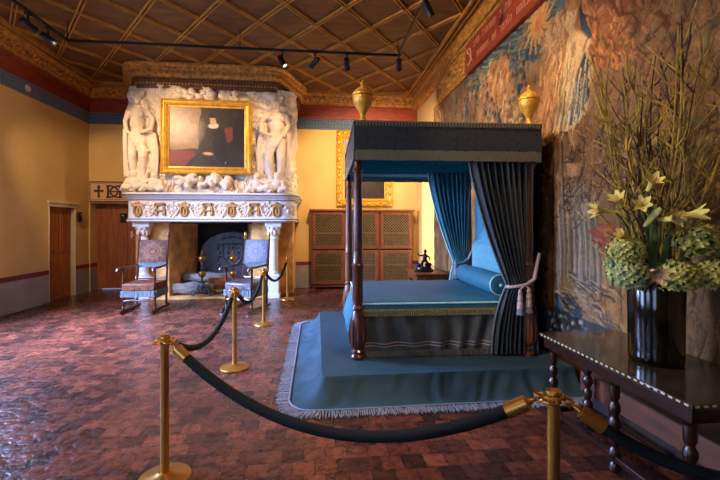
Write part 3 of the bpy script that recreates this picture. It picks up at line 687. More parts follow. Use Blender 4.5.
# carved standing figures at the hood's corners
def carved_figure(cx, cy, m, face):
    b = MB(); f = lambda x, y, z: (cx+m*x, cy+y, z); T = lambda pts, r, n=8: b.tube([f(*p) for p in pts], r, n)
    b.ell(f(.02, -.06, 4.56), (.1, .115, .14)); b.ell(f(.02, .0, 4.66), (.14, .14, .1)); b.ell(f(.03, -.175, 4.55), (.025, .035, .04)); b.ell(f(.03, -.13, 4.47), (.055, .05, .045))
    for k in range(6): b.ell(f(-.12+.05*k, -.06, 4.7+.02*(k % 2)), (.045, .06, .045))       # leafy cap
    T([(.02, -.02, 4.5), (.01, .0, 4.34)], [.065, .075])
    b.ell(f(0, -.03, 4.22), (.21, .13, .15)); b.ell(f(.0, -.06, 4.02), (.165, .125, .2)); b.ell(f(.03, -.05, 3.78), (.18, .13, .15))
    for s_ in (-1, 1): b.ell(f(s_*.09, -.13, 4.2), (.075, .055, .07))
    T([(.2, -.02, 4.3), (.34, -.05, 4.1), (.33, -.16, 3.86), (.16, -.22, 3.78)], [.065, .06, .05, .04]); b.ell(f(.13, -.23, 3.78), (.05, .04, .045))
    T([(-.2, -.02, 4.3), (-.27, -.03, 4.05), (-.2, -.14, 3.84)], [.065, .055, .045]); b.ell(f(-.18, -.17, 3.8), (.045, .045, .05))
    T([(-.08, -.05, 3.72), (-.1, -.09, 3.25), (-.08, -.02, 2.85), (-.08, -.02, 2.52)], [.12, .1, .075, .05], 10)
    T([(.11, -.05, 3.72), (.16, -.16, 3.25), (.12, -.06, 2.85), (.12, -.04, 2.52)], [.12, .1, .075, .05], 10)
    for k in range(6): T([(-.17+.05*k, -.16, 3.84-.03*k), (-.05+.045*k, -.2, 3.6-.02*k), (.1+.04*k, -.17, 3.36)], [.02, .03, .02], 6)   # sash
    for k in range(4): T([(.24+.05*k, -.08, 3.8), (.3+.05*k, -.07+.02*math.sin(k*2), 3.4), (.24+.06*k, -.05, 2.9-.07*k)], [.028, .034, .02], 6)
    for k in range(3): T([(-.26-.03*k, .0, 3.9), (-.26-.02*k, -.02, 3.4), (-.2-.05*k, .0, 2.8)], [.025, .032, .02], 6)
    b.ell(f(-.08, -.1, 2.5), (.065, .12, .045)); b.ell(f(.12, -.12, 2.5), (.065, .12, .045))
    o = b.build('carved_figure', M['stone'], FP); remesh(o, .018, 2)
carved_figure(-4.0, 9.68, 1, 1); carved_figure(-.92, 9.68, -1, 1)
def putto(cx, cz, s):   # plump child seated at the foot of the hood
    b = MB(); cy = 9.6
    b.ell((cx, cy, cz+.3), (.09, .09, .1)); b.ell((cx, cy+.02, cz+.12), (.13, .11, .16)); b.tube([(cx+s*.1, cy, cz+.2), (cx+s*.22, cy-.02, cz+.16), (cx+s*.3, cy-.02, cz+.24)], [.05, .045, .03], 8)
    b.tube([(cx-s*.1, cy, cz+.2), (cx-s*.16, cy-.05, cz+.08)], [.05, .04], 8)
    b.tube([(cx+s*.04, cy, cz+.02), (cx+s*.22, cy-.07, cz+.06), (cx+s*.28, cy-.05, cz-.06)], [.08, .065, .04], 8); b.tube([(cx-s*.06, cy, cz), (cx-s*.2, cy-.05, cz+.02), (cx-s*.26, cy, cz-.06)], [.08, .06, .04], 8)
    o = b.build('carved_child', M['stone'], FP); remesh(o, .016, 2)
putto(-4.08, 2.56, 1); putto(-3.62, 2.54, -1); putto(-1.36, 2.54, 1); putto(-.9, 2.56, -1)
def garland(name, cx, cz, w, n, seed):
    b = MB(); r3 = random.Random(seed)
    for k in range(n):
        t = r3.uniform(-1, 1); b.ell((cx+t*w, 9.56+r3.uniform(-.04, .04), cz+r3.uniform(-.1, .1)-.05*math.cos(t*9)), (r3.uniform(.05, .11), .09, r3.uniform(.04, .1)), Ry(r3.uniform(-1, 1)), n=8, m=6)
    o = b.build(name, M['stone'], FP); remesh(o, .016, 1)
garland('carved_garland', -2.5, 2.72, .62, 46, 3); garland('carved_garland', -2.85, 4.66, .22, 16, 5); garland('carved_garland', -2.45, 4.67, .16, 12, 6); garland('carved_garland', -2.0, 4.66, .16, 12, 8)
cp = [(-4.5, YB), (-4.45, 10.7), (-4.0, 9.62), (-.95, 9.62), (-.56, 10.7), (-.5, YB)]
def cut(path, k=.12):   # soften the corners
    out = [path[0]]
    for i in range(1, len(path)-1):
        p = Vector(path[i]); a = (Vector(path[i-1])-p).normalized(); c = (Vector(path[i+1])-p).normalized()
        for t in (0, .25, .5, .75, 1): q = (p+a*k)*(1-t)**2+p*2*t*(1-t)+(p+c*k)*t*t; out.append((q.x, q.y))
    return out+[path[-1]]
cp = cut(cp)
MB().sweep([(-.1, 4.82), (.02, 4.82), (.02, 4.88), (.05, 4.89), (.05, 4.95), (.1, 4.97), (.1, 5.04), (.0, 5.04)], cp).build('lower_cornice', M['brownc'], FP, smooth=False)
MB().sweep([(.05, 5.03), (.13, 5.03), (.13, 5.06), (.17, 5.09), (.17, 5.17), (.24, 5.2), (.24, 5.23), (.3, 5.27), (.3, 5.31)], cp).build('upper_cornice', M['gilt'], FP, smooth=False)
def beads(path, out, z, step, r, name, m):
    b = MB(); P3 = [Vector(p) for p in path]
    for i in range(len(P3)-1):
        e = P3[i+1]-P3[i]; L = e.length; e.normalize(); n = Vector((e.y, -e.x)); k = max(1, int(L/step))
        for j in range(k):
            q = P3[i]+e*(L*(j+.5)/k)+n*out; b.ell((q.x, q.y, z), r, Rz(math.atan2(e.y, e.x)), n=7, m=4)
    b.build(name, m, FP)
beads(cp, .17, 5.13, .12, (.045, .03, .04), 'egg_moulding', M['gilt2']); beads(cp, .05, 4.92, .07, (.022, .02, .028), 'bead_moulding', M['gilt']); beads(cp, .1, 5.0, .1, (.035, .02, .03), 'leaf_moulding', M['brownc'])
# iron fireback leaning at the back of the hearth
FB = thing('fireback', 'arched dark iron fireback plate with coat of arms inside the fireplace', 'fireback', (-2.2, 11.08, .045))
poly = [(-3.02, .045)]+[(-2.22+.8*math.cos(a), .95+.6*math.sin(a)) for a in np.linspace(PI, 0, 22)]+[(-1.42, .045)]
MB().prism(poly, 11.03, 11.1, lambda x, y, h: (x, h, y)).build('plate', M['iron'], FB, bevel=.012)
b = MB(); cx, cz, y = -2.19, 1.0, 11.02
b.tube([(cx+px, y, cz+pz) for px, pz in ((-.26, .22), (.26, .22), (.26, -.1), (.14, -.28), (0, -.34), (-.14, -.28), (-.26, -.1), (-.26, .22))], .028, 6)
for k in range(7): b.ell((cx-.27+.09*k, y, cz+.36+.05*math.sin(PI*k/6)), (.035, .03, .035))
b.bx(cx-.3, cx+.3, y-.015, y+.015, cz+.27, cz+.31)
for k in range(9): b.ell((cx-.13+.13*(k % 3), y, cz+.12-.13*(k//3)), (.045, .025, .04))
for s in (-1, 1):
    for k in range(6): b.ell((cx+s*(.36+.03*math.sin(k*2)), y, cz+.2-.1*k), (.04, .025, .04))
b.build('coat_of_arms', M['iron'], FB)
AN = 'andirons on the hearth'
def andiron(x, label):
    o = thing('andiron', label, 'andiron', (x, 9.98, .045), AN); b = MB(); z = .045
    for s in (-1, 1):
        b.tube([(x, 9.98, z+.3), (x+s*.1, 9.96, z+.22), (x+s*.16, 9.95, z+.1), (x+s*.2, 9.94, z+.02), (x+s*.26, 9.94, z+.05)], [.035, .03, .03, .03, .018], 8)
        b.ell((x+s*.1, 9.95, z+.12), (.06, .03, .06))
    b.ell((x, 9.97, z+.22), (.07, .04, .1))
    b.tube([(x, 9.98, z+.12), (x, 10.6, z+.1)], .03, 8); b.tube([(x, 10.6, z+.1), (x, 10.62, z)], .025, 8)
    b.build('foot', M['iron'], o)
    MB().lathe([(.03, z+.28), (.04, z+.33), (.022, z+.36), (.022, z+.42), (.05, z+.44), (.02, z+.46), (.022, z+.62), (.045, z+.64), (.02, z+.66), (.02, z+.72), (.03, z+.76), (.018, z+.8)], (x, 9.98, 0), 14).build('shaft', M['iron'], o)
    for zz in (.52, .88): MB().ell((x, 9.98, z+zz), (.088, .088, .085), n=18, m=12).build('ball', M['obrass'], o)
    MB().lathe([(.02, z+.95), (.035, z+.98), (.012, z+1.01), (.025, z+1.04), (.004, z+1.07)], (x, 9.98, 0), 12).build('finial', M['obrass'], o)
andiron(-2.69, 'left andiron with brass balls standing clear before the fireback'); andiron(-1.98, 'right andiron with brass balls half hidden behind the worn leather chair')
def log(x0, x1, y, z, r, m, label, dy=0.0):
    b = MB(); n = 9; pts = []
    for k in range(n): t = k/(n-1); pts.append((x0+(x1-x0)*t, y+dy*t+.015*math.sin(k*1.7), z+.01*math.sin(k*2.1)))
    b.tube(pts, [r*(.93+.1*math.sin(k*1.3+x0)) for k in range(n)], 14)
    tag(b.build('log', m, angle=60), label, 'log', 'logs in the fireplace')
log(-3.4, -2.5, 10.12, .2, .15, M['logw'], 'thick grey ash coated log at the front left of the hearth', .1)
log(-3.25, -2.1, 10.5, .42, .13, M['logw'], 'long grey log lying behind across the left andiron', -.06)
log(-2.6, -1.75, 10.26, .3, .15, M['logb'], 'brown log resting between the two andirons')
log(-2.1, -1.3, 10.5, .29, .12, M['logb'], 'brown log at the right end behind the worn leather chair', .06)
# ---- framed pictures
def frame(mb, x0, x1, z0, z1, y, prof):
    for i in range(len(prof)-1):
        (a, d), (a2, d2) = prof[i], prof[i+1]
        r1 = [(x0+a, y-d, z0+a), (x1-a, y-d, z0+a), (x1-a, y-d, z1-a), (x0+a, y-d, z1-a)]
        r2_ = [(x0+a2, y-d2, z0+a2), (x1-a2, y-d2, z0+a2), (x1-a2, y-d2, z1-a2), (x0+a2, y-d2, z1-a2)]
        mb.add(r1+r2_, [(k, (k+1) % 4, (k+1) % 4+4, k+4) for k in range(4)])
    return mb
def canvas(name, x0, x1, z0, z1, y, nx, nz, design, parent):
    Xg, Zg_ = np.meshgrid(np.linspace(x0, x1, nx), np.linspace(z0, z1, nz))
    p = Paint((Xg-x0)/(x1-x0), (Zg_-z0)/(z1-z0), (52, 42, 36)); design(p)
    X = np.zeros(Xg.shape+(3,)); X[..., 0] = Xg; X[..., 1] = y; X[..., 2] = Zg_
    return painted(name, X, p, M['canvas'], parent)
def portrait(p):
    n = fbm(p.X*6, p.Y*6, 4); p.mix((n-.4)*1.5, (74, 60, 50))
    p.poly([(0, .3), (.36, .3), (.42, 1), (0, 1)], (158, 122, 100), .85, .05); p.ell(.2, .62, .3, .34, (206, 176, 146), .8, soft=.7)
    p.ell(.85, .6, .2, .4, (34, 30, 32), .8, soft=.8)
    p.poly([(0, 0), (0, .3), (.3, .27), (.36, .18), (.22, 0)], (128, 48, 42), 1, .02); p.ell(.22, .36, .16, .05, (170, 120, 88), .8, soft=.6)
    p.poly([(.73, .66), (.83, .68), (.83, .46), (.74, .4)], (130, 56, 46), .85, .015, 8)
    p.poly([(.5, .66), (.66, .7), (.75, .5), (.78, 0), (.2, 0), (.3, .16), (.45, .3)], (42, 36, 38), 1, .02)
    for k in range(14): p.stroke([(.56, .5-.02*k), (.3+.03*k, .02)], .006, (70, 58, 54), .6, .01)
    p.stroke([(.52, .6), (.44, .36), (.56, .24)], .045, (56, 46, 46), 1, .01)
    p.ell(.57, .695, .08, .055, (226, 206, 180), 1, soft=.3); p.ell(.56, .78, .048, .085, (206, 160, 122), 1, soft=.3); p.ell(.56, .855, .055, .035, (40, 30, 28), 1)
    p.ell(.5, .235, .08, .03, (212, 166, 126), 1, .02, .4)
    p.c *= (.75+.5*fbm(p.X*14, p.Y*12, 4))[..., None]
    for ex in (.543, .578): p.ell(ex, .79, .008, .008, (50, 34, 28), 1, 0)
    p.stroke([(.55, .74), (.572, .74)], .005, (140, 70, 58), 1, 0)
GF = [(0, 0), (0, .06), (.03, .085), (.055, .06), (.07, .06), (.1, .045), (.125, .055), (.14, .03), (.175, .02), (.175, -.01)]
pf = thing('framed_painting', 'gold framed painting of seated person in black on the fireplace hood', 'painting', (-2.46, 9.6, 2.88))
frame(MB(), -3.46, -1.46, 2.87, 4.56, 9.56, GF).build('frame', M['gold'], pf, angle=20)
canvas('canvas', -3.3, -1.62, 3.03, 4.40, 9.555, 170, 140, portrait, pf)
def dark_picture(p):
    n = fbm(p.X*4, p.Y*4, 4); p.c[:] = LC((38, 28, 24)); p.mix((n-.45)*2, (66, 46, 36)); p.ell(.5, .72, .14, .09, (120, 84, 60), .8, soft=.6); p.poly([(.2, 0), (.3, .5), (.5, .62), (.7, .5), (.8, 0)], (46, 32, 40), .8, .05)
    p.ell(.5, .35, .1, .08, (100, 70, 52), .6, soft=.7)
pb = thing('framed_painting', 'tall dark painting in carved gold frame on wall above the bookcase', 'painting', (1.34, YB, 2.25))
GF2 = [(0, 0), (0, .07), (.03, .1), (.06, .08), (.09, .1), (.13, .07), (.16, .08), (.19, .05), (.225, .03), (.225, 0)]
frame(MB(), .56, 2.13, 2.24, 4.36, YB, GF2).build('frame', M['gold'], pb, angle=20)
b = MB()
for k in range(9):
    for x in (.64, 2.05): b.ell((x, YB-.1, 2.4+k*.23), (.05, .03, .07), n=8, m=5)
for k in range(6):
    for z in (2.32, 4.28): b.ell((.8+k*.22, YB-.1, z), (.07, .03, .05), n=8, m=5)
b.build('frame_carving', M['gold'], pb)
canvas('canvas', .77, 1.92, 2.45, 4.15, YB-.012, 60, 90, dark_picture, pb)
# ------------------------------------------------------------------ two armchairs by the fire
def tooled(name, x0, x1, z0, z1, y, parent, light):
    Xg, Zg_ = np.meshgrid(np.linspace(x0, x1, 70), np.linspace(z0, z1, 60))
    p = Paint((Xg-x0)/(x1-x0), (Zg_-z0)/(z1-z0), (70, 34, 20) if not light else (72, 70, 84)); n = fbm(p.X*9, p.Y*9, 4); hi = (128, 78, 40) if not light else (116, 108, 112)
    p.mix((n-.5)*3, hi if not light else (70, 54, 52))
    for rx, ry in ((.3, .3), (.2, .19)): 
        d = np.sqrt(((p.X-.5)/rx)**2+((p.Y-.5)/ry)**2); p.mix(np.exp(-((d-1)/.12)**2)*.8, hi)
    for k in range(12): a = 2*PI*k/12; p.ell(.5+.38*math.cos(a), .5+.38*math.sin(a), .05, .06, hi, .7, soft=.5)
    p.ell(.5, .5, .08, .09, hi, .8, soft=.4)
    X = np.zeros(Xg.shape+(3,)); X[..., 0] = Xg; X[..., 2] = Zg_
    X[..., 1] = y+.07*p.Y-.02*np.sin(p.X*PI)
    return painted(name, X, p, M['tooledb' if light else 'tooled'], parent)
def fringe(mb, x0, x1, y, zt, zb, step=.012, amp=.012):
    n = int((x1-x0)/step)
    for i in range(n):
        x = x0+(i+.5)*step; mb.box((x, y+rr.uniform(-amp, amp)*.5, (zt+zb)/2+rr.uniform(-.004, .004)), (step*.8, .012, zt-zb), Rx(rr.uniform(-.08, .08)))
    return mb
def armchair(label, light):
    t = thing('armchair', label, 'chair', (0, 0, 0), 'leather armchairs before the fireplace'); lea = M['leatherb'] if light else M['leather']
    leg = [(.03, 0), (.034, .03), (.02, .06), (.034, .1), (.02, .14), (.028, .2), (.034, .26), (.024, .3), (.03, .34)]
    for sx in (-1, 1):
        MB().lathe([(r, z+.07) for r, z in leg]+[(.026, .42), (.026, .58), (.02, .62), (.034, .68), (.02, .74), (.03, .8), (.03, .86)], (sx*.33, -.29, 0), 12).build('leg', M['wood'], t)
        b = MB(); b.tube([(sx*.33, .27, .07), (sx*.33, .27, .5), (sx*.33, .33, 1.0), (sx*.33, .37, 1.42)], .027, 8); b.build('leg', M['wood'], t)
        MB().lathe([(.02, 0), (.034, .03), (.02, .06), (.032, .1), (.026, .15), (.006, .18)], (sx*.33, .372, 1.4), 12).build('finial', M['brass' if light else 'oak'], t)
        b = MB(); b.tube([(sx*.33, .33, .9), (sx*.335, .1, .885), (sx*.345, -.15, .875), (sx*.36, -.34, .885), (sx*.37, -.44, .86), (sx*.37, -.46, .83)], [.028, .03, .034, .04, .036, .02], 10, flat=.7); b.build('arm', M['wood'], t)
        b = MB(); b.tube([(sx*.33, -.46, .05), (sx*.33, -.38, .04), (sx*.33, 0, .045), (sx*.33, .33, .04), (sx*.33, .4, .055)], [.03, .036, .034, .036, .03], 10); b.build('runner', M['wood'], t)
        MB().tube([(sx*.33, -.29, .3), (sx*.33, .27, .3)], .02, 8).build('stretcher', M['wood'], t)
    MB().tube([(-.33, -.29, .24), (-.12, -.29, .26), (0, -.29, .24), (.12, -.29, .26), (.33, -.29, .24)], [.02, .028, .02, .028, .02], 8).build('stretcher', M['wood'], t)
    MB().tube([(-.33, .29, .62), (.33, .29, .62)], .018, 8).build('stretcher', M['wood'], t)
    b = MB(); b.box((0, -.01, .5), (.7, .64, .16)); s = b.build('seat', lea, t, bevel=.035)
    f = fringe(MB(), -.36, .36, -.345, .44, .32, .014); [f.box((sx*.362, -.3+k*.014, .38), (.012, .011, .12)) for sx in (-1, 1) for k in range(42)]; f.build('seat_fringe', M['fringeb'], t, smooth=False)
    b = MB(); b.box((0, .345, 1.16), (.64, .04, .5), Rx(-.13)); b.build('backrest', lea, t, bevel=.015)
    tooled('back_panel', -.31, .31, .94, 1.4, .285, t, light)
    f = fringe(MB(), -.32, .32, .285, .94, .84, .014); f.build('back_fringe', M['fringeb'], t, smooth=False)
    return t
ch = armchair('brown tooled leather armchair with blue fringe standing beside the back door', False); ch.scale.x = .9; ch.location = (-3.42, 8.62, 0); ch.rotation_euler.z = -.04
ch = armchair('worn silvery leather armchair with blue fringe before the right fireplace column', True); ch.scale.x = .88; ch.location = (-1.4, 8.5, 0); ch.rotation_euler.z = -.42
# ------------------------------------------------------------------ bookcase with wire lattice doors
BC = thing('bookcase', 'wide oak bookcase with brass lattice doors against the yellow back wall', 'bookcase', (1.25, 11.1, 0))
x0, x1, yf, H = -.13, 2.64, 10.94, 2.13
b = MB(); b.bx(x0, x1, yf+.02, YB-.02, .06, .12); b.bx(x0, x0+.04, yf+.02, YB-.02, .06, H-.04); b.bx(x1-.04, x1, yf+.02, YB-.02, .06, H-.04)
w3 = (x1-x0)/3
for k in (1, 2): b.bx(x0+w3*k-.03, x0+w3*k+.03, yf+.02, YB-.03, .1, H-.04)
b.build('carcass', M['oak'], BC, bevel=.004)
MB().bx(x0-.05, x1+.05, yf-.05, YB-.015, H-.04, H+.02).build('top', M['oak'], BC, bevel=.012)
MB().bx(x0, x1, YB-.045, YB-.02, .1, H-.04).build('back_panel', M['darkin'], BC, smooth=False)
for z in (.62, 1.5): MB().bx(x0+.04, x1-.04, yf+.08, YB-.05, z-.012, z+.012).build('shelf', M['oak'], BC, smooth=False)
for x in (x0+.06, x1-.06):
    for y in (yf+.07, YB-.07): MB().box((x, y, .03), (.08, .08, .06)).build('foot', M['oak'], BC, bevel=.006)
for k in range(3):
    for z0, z1 in ((.14, 1.04), (1.08, 2.08)):
        a, c = x0+w3*k+.03, x0+w3*(k+1)-.03; d = MB(); w = .085
        d.bx(a, a+w, yf-.015, yf+.02, z0, z1); d.bx(c-w, c, yf-.015, yf+.02, z0, z1); d.bx(a+w, c-w, yf-.015, yf+.02, z0, z0+w); d.bx(a+w, c-w, yf-.015, yf+.02, z1-w, z1)
        D = d.build('door', M['oak'], BC, bevel=.006); L = MB(); X0, X1, Z0, Z1 = a+w-.005, c-w+.005, z0+w-.005, z1-w+.005
        for sg in (1, -1):
            for q in np.arange(-2, 3, .078):
                # x = q + sg*(z-Z0)
                pts = []
                za = max(Z0, Z0+((X0-(X0+q))/sg if sg > 0 else (X0+q-X1))); zb = min(Z1, Z0+((X1-(X0+q)) if sg > 0 else (X0+q-X0)))
                if zb-za < .02: continue
                xa, xb = X0+q+sg*(za-Z0), X0+q+sg*(zb-Z0)
                L.box(((xa+xb)/2, yf+.004*sg, (za+zb)/2), (.012, .005, math.hypot(xb-xa, zb-za)), Ry(math.atan2(xb-xa, zb-za)))
        L.build('wire_lattice', M['wire'], D, smooth=False)
        if z0 > 1: MB().ell((a+.04 if k else c-.04, yf-.025, z0+.2), (.015, .015, .02)).build('knob', M['obrass'], D)
# ------------------------------------------------------------------ small table and bronze behind the bed
T = thing('side_table', 'small brown wooden table behind the bed near the right wall', 'table', (2.28, 8.35, 0))
MB().bx(1.94, 2.66, 7.87, 8.8, .715, .75).build('top', M['oak'], T, bevel=.008)
MB().bx(2.0, 2.6, 7.93, 8.74, .6, .715).build('apron', M['oak'], T, bevel=.004)
for x in (2.04, 2.56):
    for y in (7.97, 8.7): MB().lathe([(.025, 0), (.035, .04), (.02, .08), (.03, .2), (.022, .45), (.035, .5), (.035, .6)], (x, y, 0), 12).build('leg', M['oak'], T)
S = thing('bronze_statuette', 'small dark bronze figure group on the table behind the bed', 'statuette', (2.24, 8.3, .75))
b = MB(); b.lathe([(.2, .75), (.21, .78), (.17, .8), (.16, .84), (.1, .86)], (2.24, 8.3, 0), 20, sy=.7); b.build('base', M['bronze'], S)
b = MB(); f = lambda x, y, z: (2.24+x, 8.3+y, .84+z)
b.ell(f(.03, 0, .33), (.035, .035, .045)); b.ell(f(.02, 0, .2), (.05, .045, .09)); b.tube([f(.05, 0, .25), f(.12, -.02, .2), f(.1, -.05, .14)], [.02, .018, .012], 8); b.tube([f(-.02, 0, .25), f(-.1, 0, .24), f(-.14, -.02, .3)], [.02, .018, .012], 8)
b.tube([f(0, 0, .14), f(-.05, -.05, .1), f(-.04, -.04, 0)], [.035, .028, .018], 8); b.tube([f(.04, 0, .14), f(.08, -.03, .08), f(.09, 0, 0)], [.035, .028, .018], 8); b.tube([f(.03, 0, .28), f(.03, 0, .3)], .02, 8)
b.ell(f(.1, .02, .05), (.08, .05, .05)); b.ell(f(-.1, .0, .04), (.07, .05, .045)); b.ell(f(-.15, -.01, .1), (.03, .03, .035)); b.tube([f(-.13, 0, .05), f(-.15, 0, .09)], .02, 8)
remesh(b.build('figure', M['bronze'], S), .009, 1)
# ------------------------------------------------------------------ draped platform under the bed
PT = .24
PL = thing('bed_platform', 'low bed platform draped in steel blue cloth with lavender fringe on floor', 'platform', (1.3, 5.4, 0))
def ring(r, ins):
    x0, y0, x1, y1 = .06+ins, 3.95+ins, 2.66, 6.95-ins
    pts = [(x1, y1)]
    n = 120
    for i in range(n): pts.append((x1+(x0+r-x1)*(i+1)/n, y1))
    for k in range(1, 10): a = PI/2*k/9; pts.append((x0+r-r*math.sin(a), y1-r+r*math.cos(a)))
    for i in range(1, 141): pts.append((x0, y1-r+(y0+r-y1+r)*i/140))
    for k in range(1, 10): a = PI/2*k/9; pts.append((x0+r-r*math.cos(a), y0+r-r*math.sin(a)))
    for i in range(1, n+1): pts.append((x0+r+(x1-x0-r)*i/n, y0))
    return [Vector(p) for p in pts]
rg = ring(.05, 0)
def rnorm(i):
    e = (rg[min(i+1, len(rg)-1)]-rg[max(i-1, 0)]).normalized(); return Vector((-e.y, e.x))*-1
NN = []
for i in range(len(rg)):
    n = rnorm(i); c = Vector((1.4, 5.4))
    e = (rg[min(i+1, len(rg)-1)]-rg[max(i-1, 0)]).normalized(); n = Vector((e.y, -e.x))
    if n.dot(rg[i]-c) < 0: n = -n
    NN.append(n)
def flare(i): # cloth spreads wider on the foot side than in front
    n = NN[i]; return .32*abs(n.x)**2+.24*abs(n.y)**2+(.1*(1-max(abs(n.x), abs(n.y))))
base_prof = [(0, 0), (.03, .1), (.08, .28), (.2, .5), (.38, .7), (.58, .85), (.78, .95), (1, 1)]
prof = [(float(np.interp(t, np.linspace(0, 1, 8), [p_[0] for p_ in base_prof])), float(np.interp(t, np.linspace(0, 1, 8), [p_[1] for p_ in base_prof]))) for t in np.linspace(0, 1, 18)]
vs = []
q = len(prof); arc_len = 0
for i in range(len(rg)):
    F = flare(i); arc_len += (rg[i]-rg[i-1]).length if i else 0
    for jj, (o, d) in enumerate(prof):
        k = math.sin(PI*jj/(q-1)); p = rg[i]
        fold = float(np.abs(np.sin(fbm(np.array(arc_len*2.4+o*.35), np.array(o*.5+3), 2)*15)))**1.5
        out = F*o+.022*k*(fold-.4); z = PT-(PT-.014)*d+.018*k*(fold-.4)
        p = p+NN[i]*out; vs.append((p.x, p.y, z))
b = MB(); b.add(vs, [(i*q+j, (i+1)*q+j, (i+1)*q+j+1, i*q+j+1) for i in range(len(rg)-1) for j in range(q-1)])
# top sheet
tp = rg; b.add([(p.x, p.y, PT) for p in tp], [tuple(range(len(tp)))])
b.build('cover', M['plat'], PL, angle=50, merge=True)
outer = [rg[i]+NN[i]*flare(i) for i in range(len(rg))]
MB().tube([(p.x, p.y, .022) for p in outer], .009, 8).build('piping', M['piping'], PL)
b = MB()
for i in range(len(outer)-1):
    m = max(1, int(round((outer[i+1]-outer[i]).length/.019)))
    for k in range(m*1):
        t = (k+.5)/m; p = outer[i].lerp(outer[i+1], t); n = NN[i].lerp(NN[i+1], t).normalized(); L = .13+rr.uniform(-.02, .015)
        b.box((p.x+n.x*L/2, p.y+n.y*L/2, .012), (L, .0135, .012+rr.uniform(-.004, .012)), Rz(math.atan2(n.y, n.x)+rr.uniform(-.12, .12)))
b.build('fringe', M['pfringe'], PL, smooth=False)
# ------------------------------------------------------------------ canopy bed
BX, BA = (1.5, 5.4, PT), -.03
BED = thing('canopy_bed', 'four poster bed with dark blue canopy and blue coverlet on fringed platform', 'bed', BX)
fx, hx, fy, by = .485, 2.43, 4.42, 6.4
def post(x, y, m):
    z = PT
    pr = [(.075, 0), (.08, .03), (.06, .06), (.075, .085), (.055, .11), (.08, .15), (.088, .25), (.084, .42), (.062, .5), (.05, .53), (.066, .56), (.05, .59), (.06, .64), (.058, .9), (.06, 1.0), (.07, 1.03), (.05, 1.06), (.056, 1.2), (.05, 1.6), (.042, 2.05), (.058, 2.08), (.04, 2.12), (.042, 2.25), (.058, 2.3)]
    b = MB(); b.lathe([(r, z+h) for r, h in pr], (x, y, 0), 16)
    for k in range(8): a = 2*PI*k/8; b.tube([(x+.08*math.cos(a), y+.08*math.sin(a), z+.17), (x+.088*math.cos(a), y+.088*math.sin(a), z+.27), (x+.075*math.cos(a), y+.075*math.sin(a), z+.44)], [.012, .018, .008], 6)
    b.build('post', m, BED)
post(fx, fy, M['wood']); post(fx, by, M['oak']); post(hx, fy, M['oak']); post(hx, by, M['oak'])
X0, X1, Y0, Y1, ZT = .45, 2.53, 4.34, 6.5, 2.83
b = MB(); b.bx(X0+.03, X1-.03, Y0+.03, Y1-.03, ZT-.05, ZT-.02); b.build('tester_board', M['tealp'], BED, smooth=False)
loop = [(X0, Y0), (X1, Y0), (X1, Y1), (X0, Y1)]
MB().sweep([(0, 2.5), (.012, 2.5), (.012, ZT), (-.02, ZT), (-.02, 2.5)], loop, closed=True).build('valance', M['navy'], BED, smooth=False)
b = MB()
def perim(step):
    L4 = [(X0, Y0, X1, Y0, 0, -1), (X1, Y0, X1, Y1, 1, 0), (X1, Y1, X0, Y1, 0, 1), (X0, Y1, X0, Y0, -1, 0)]
    for ax, ay, cx, cy, nx, ny in L4:
        L = math.hypot(cx-ax, cy-ay); n = int(L/step)
        for k in range(n): t = (k+.5)/n; yield ax+(cx-ax)*t, ay+(cy-ay)*t, nx, ny, L/n
for x, y, nx, ny, st in perim(.012): b.box((x+nx*.014, y+ny*.014, 2.47+rr.uniform(-.006, .006)), (st*.85 if ny else .014, .014 if ny else st*.85, .11))
b.build('valance_fringe', M['gfringe'], BED, smooth=False)
b = MB()
for x, y, nx, ny, st in perim(.035): b.box((x+nx*.018, y+ny*.018, ZT-.02), (st*.55 if ny else .016, .016 if ny else st*.55, .038))
b.sweep([(0, ZT-.045), (.016, ZT-.045), (.016, ZT-.037), (0, ZT-.037)], loop, closed=True); b.sweep([(0, ZT-.0), (.018, ZT-.0), (.018, ZT+.012), (-.03, ZT+.012)], loop, closed=True)
b.build('tooth_braid', M['gfringe2'] if 'gfringe2' in M else M['gfringe'], BED, smooth=False)
il = [(X0+.05, Y0+.05), (X1-.05, Y0+.05), (X1-.05, Y1-.05), (X0+.05, Y1-.05)]
iv = MB().sweep([(0, 2.5), (.01, 2.5), (.01, ZT-.04), (-.01, ZT-.04), (-.01, 2.47), (0, 2.47)], il, closed=True).build('inner_valance', M['teal'], BED, smooth=False)
MB().sweep([(-.02, 2.495), (-.008, 2.495), (-.008, 2.535), (-.02, 2.535), (-.02, 2.495)], il, closed=True).build('pale_braid', M['braid'], iv, smooth=False)
def urn(x, y):
    z = ZT; k = 1.08
    pr = [(.07, 0), (.075, .02), (.05, .035), (.032, .07), (.03, .1), (.055, .15), (.1, .22), (.122, .29), (.118, .32), (.128, .325), (.128, .35), (.116, .355), (.1, .385), (.06, .42), (.028, .44), (.02, .455), (.032, .475), (.012, .5), (.004, .52)]
    b = MB(); b.lathe([(r*.93, z+h*.93) for r, h in pr], (x, y, 0), 24)
    b.build('finial', M['gold'], BED, angle=30)
urn(X0+.09, Y0+.08); urn(X1-.09, Y0+.08)
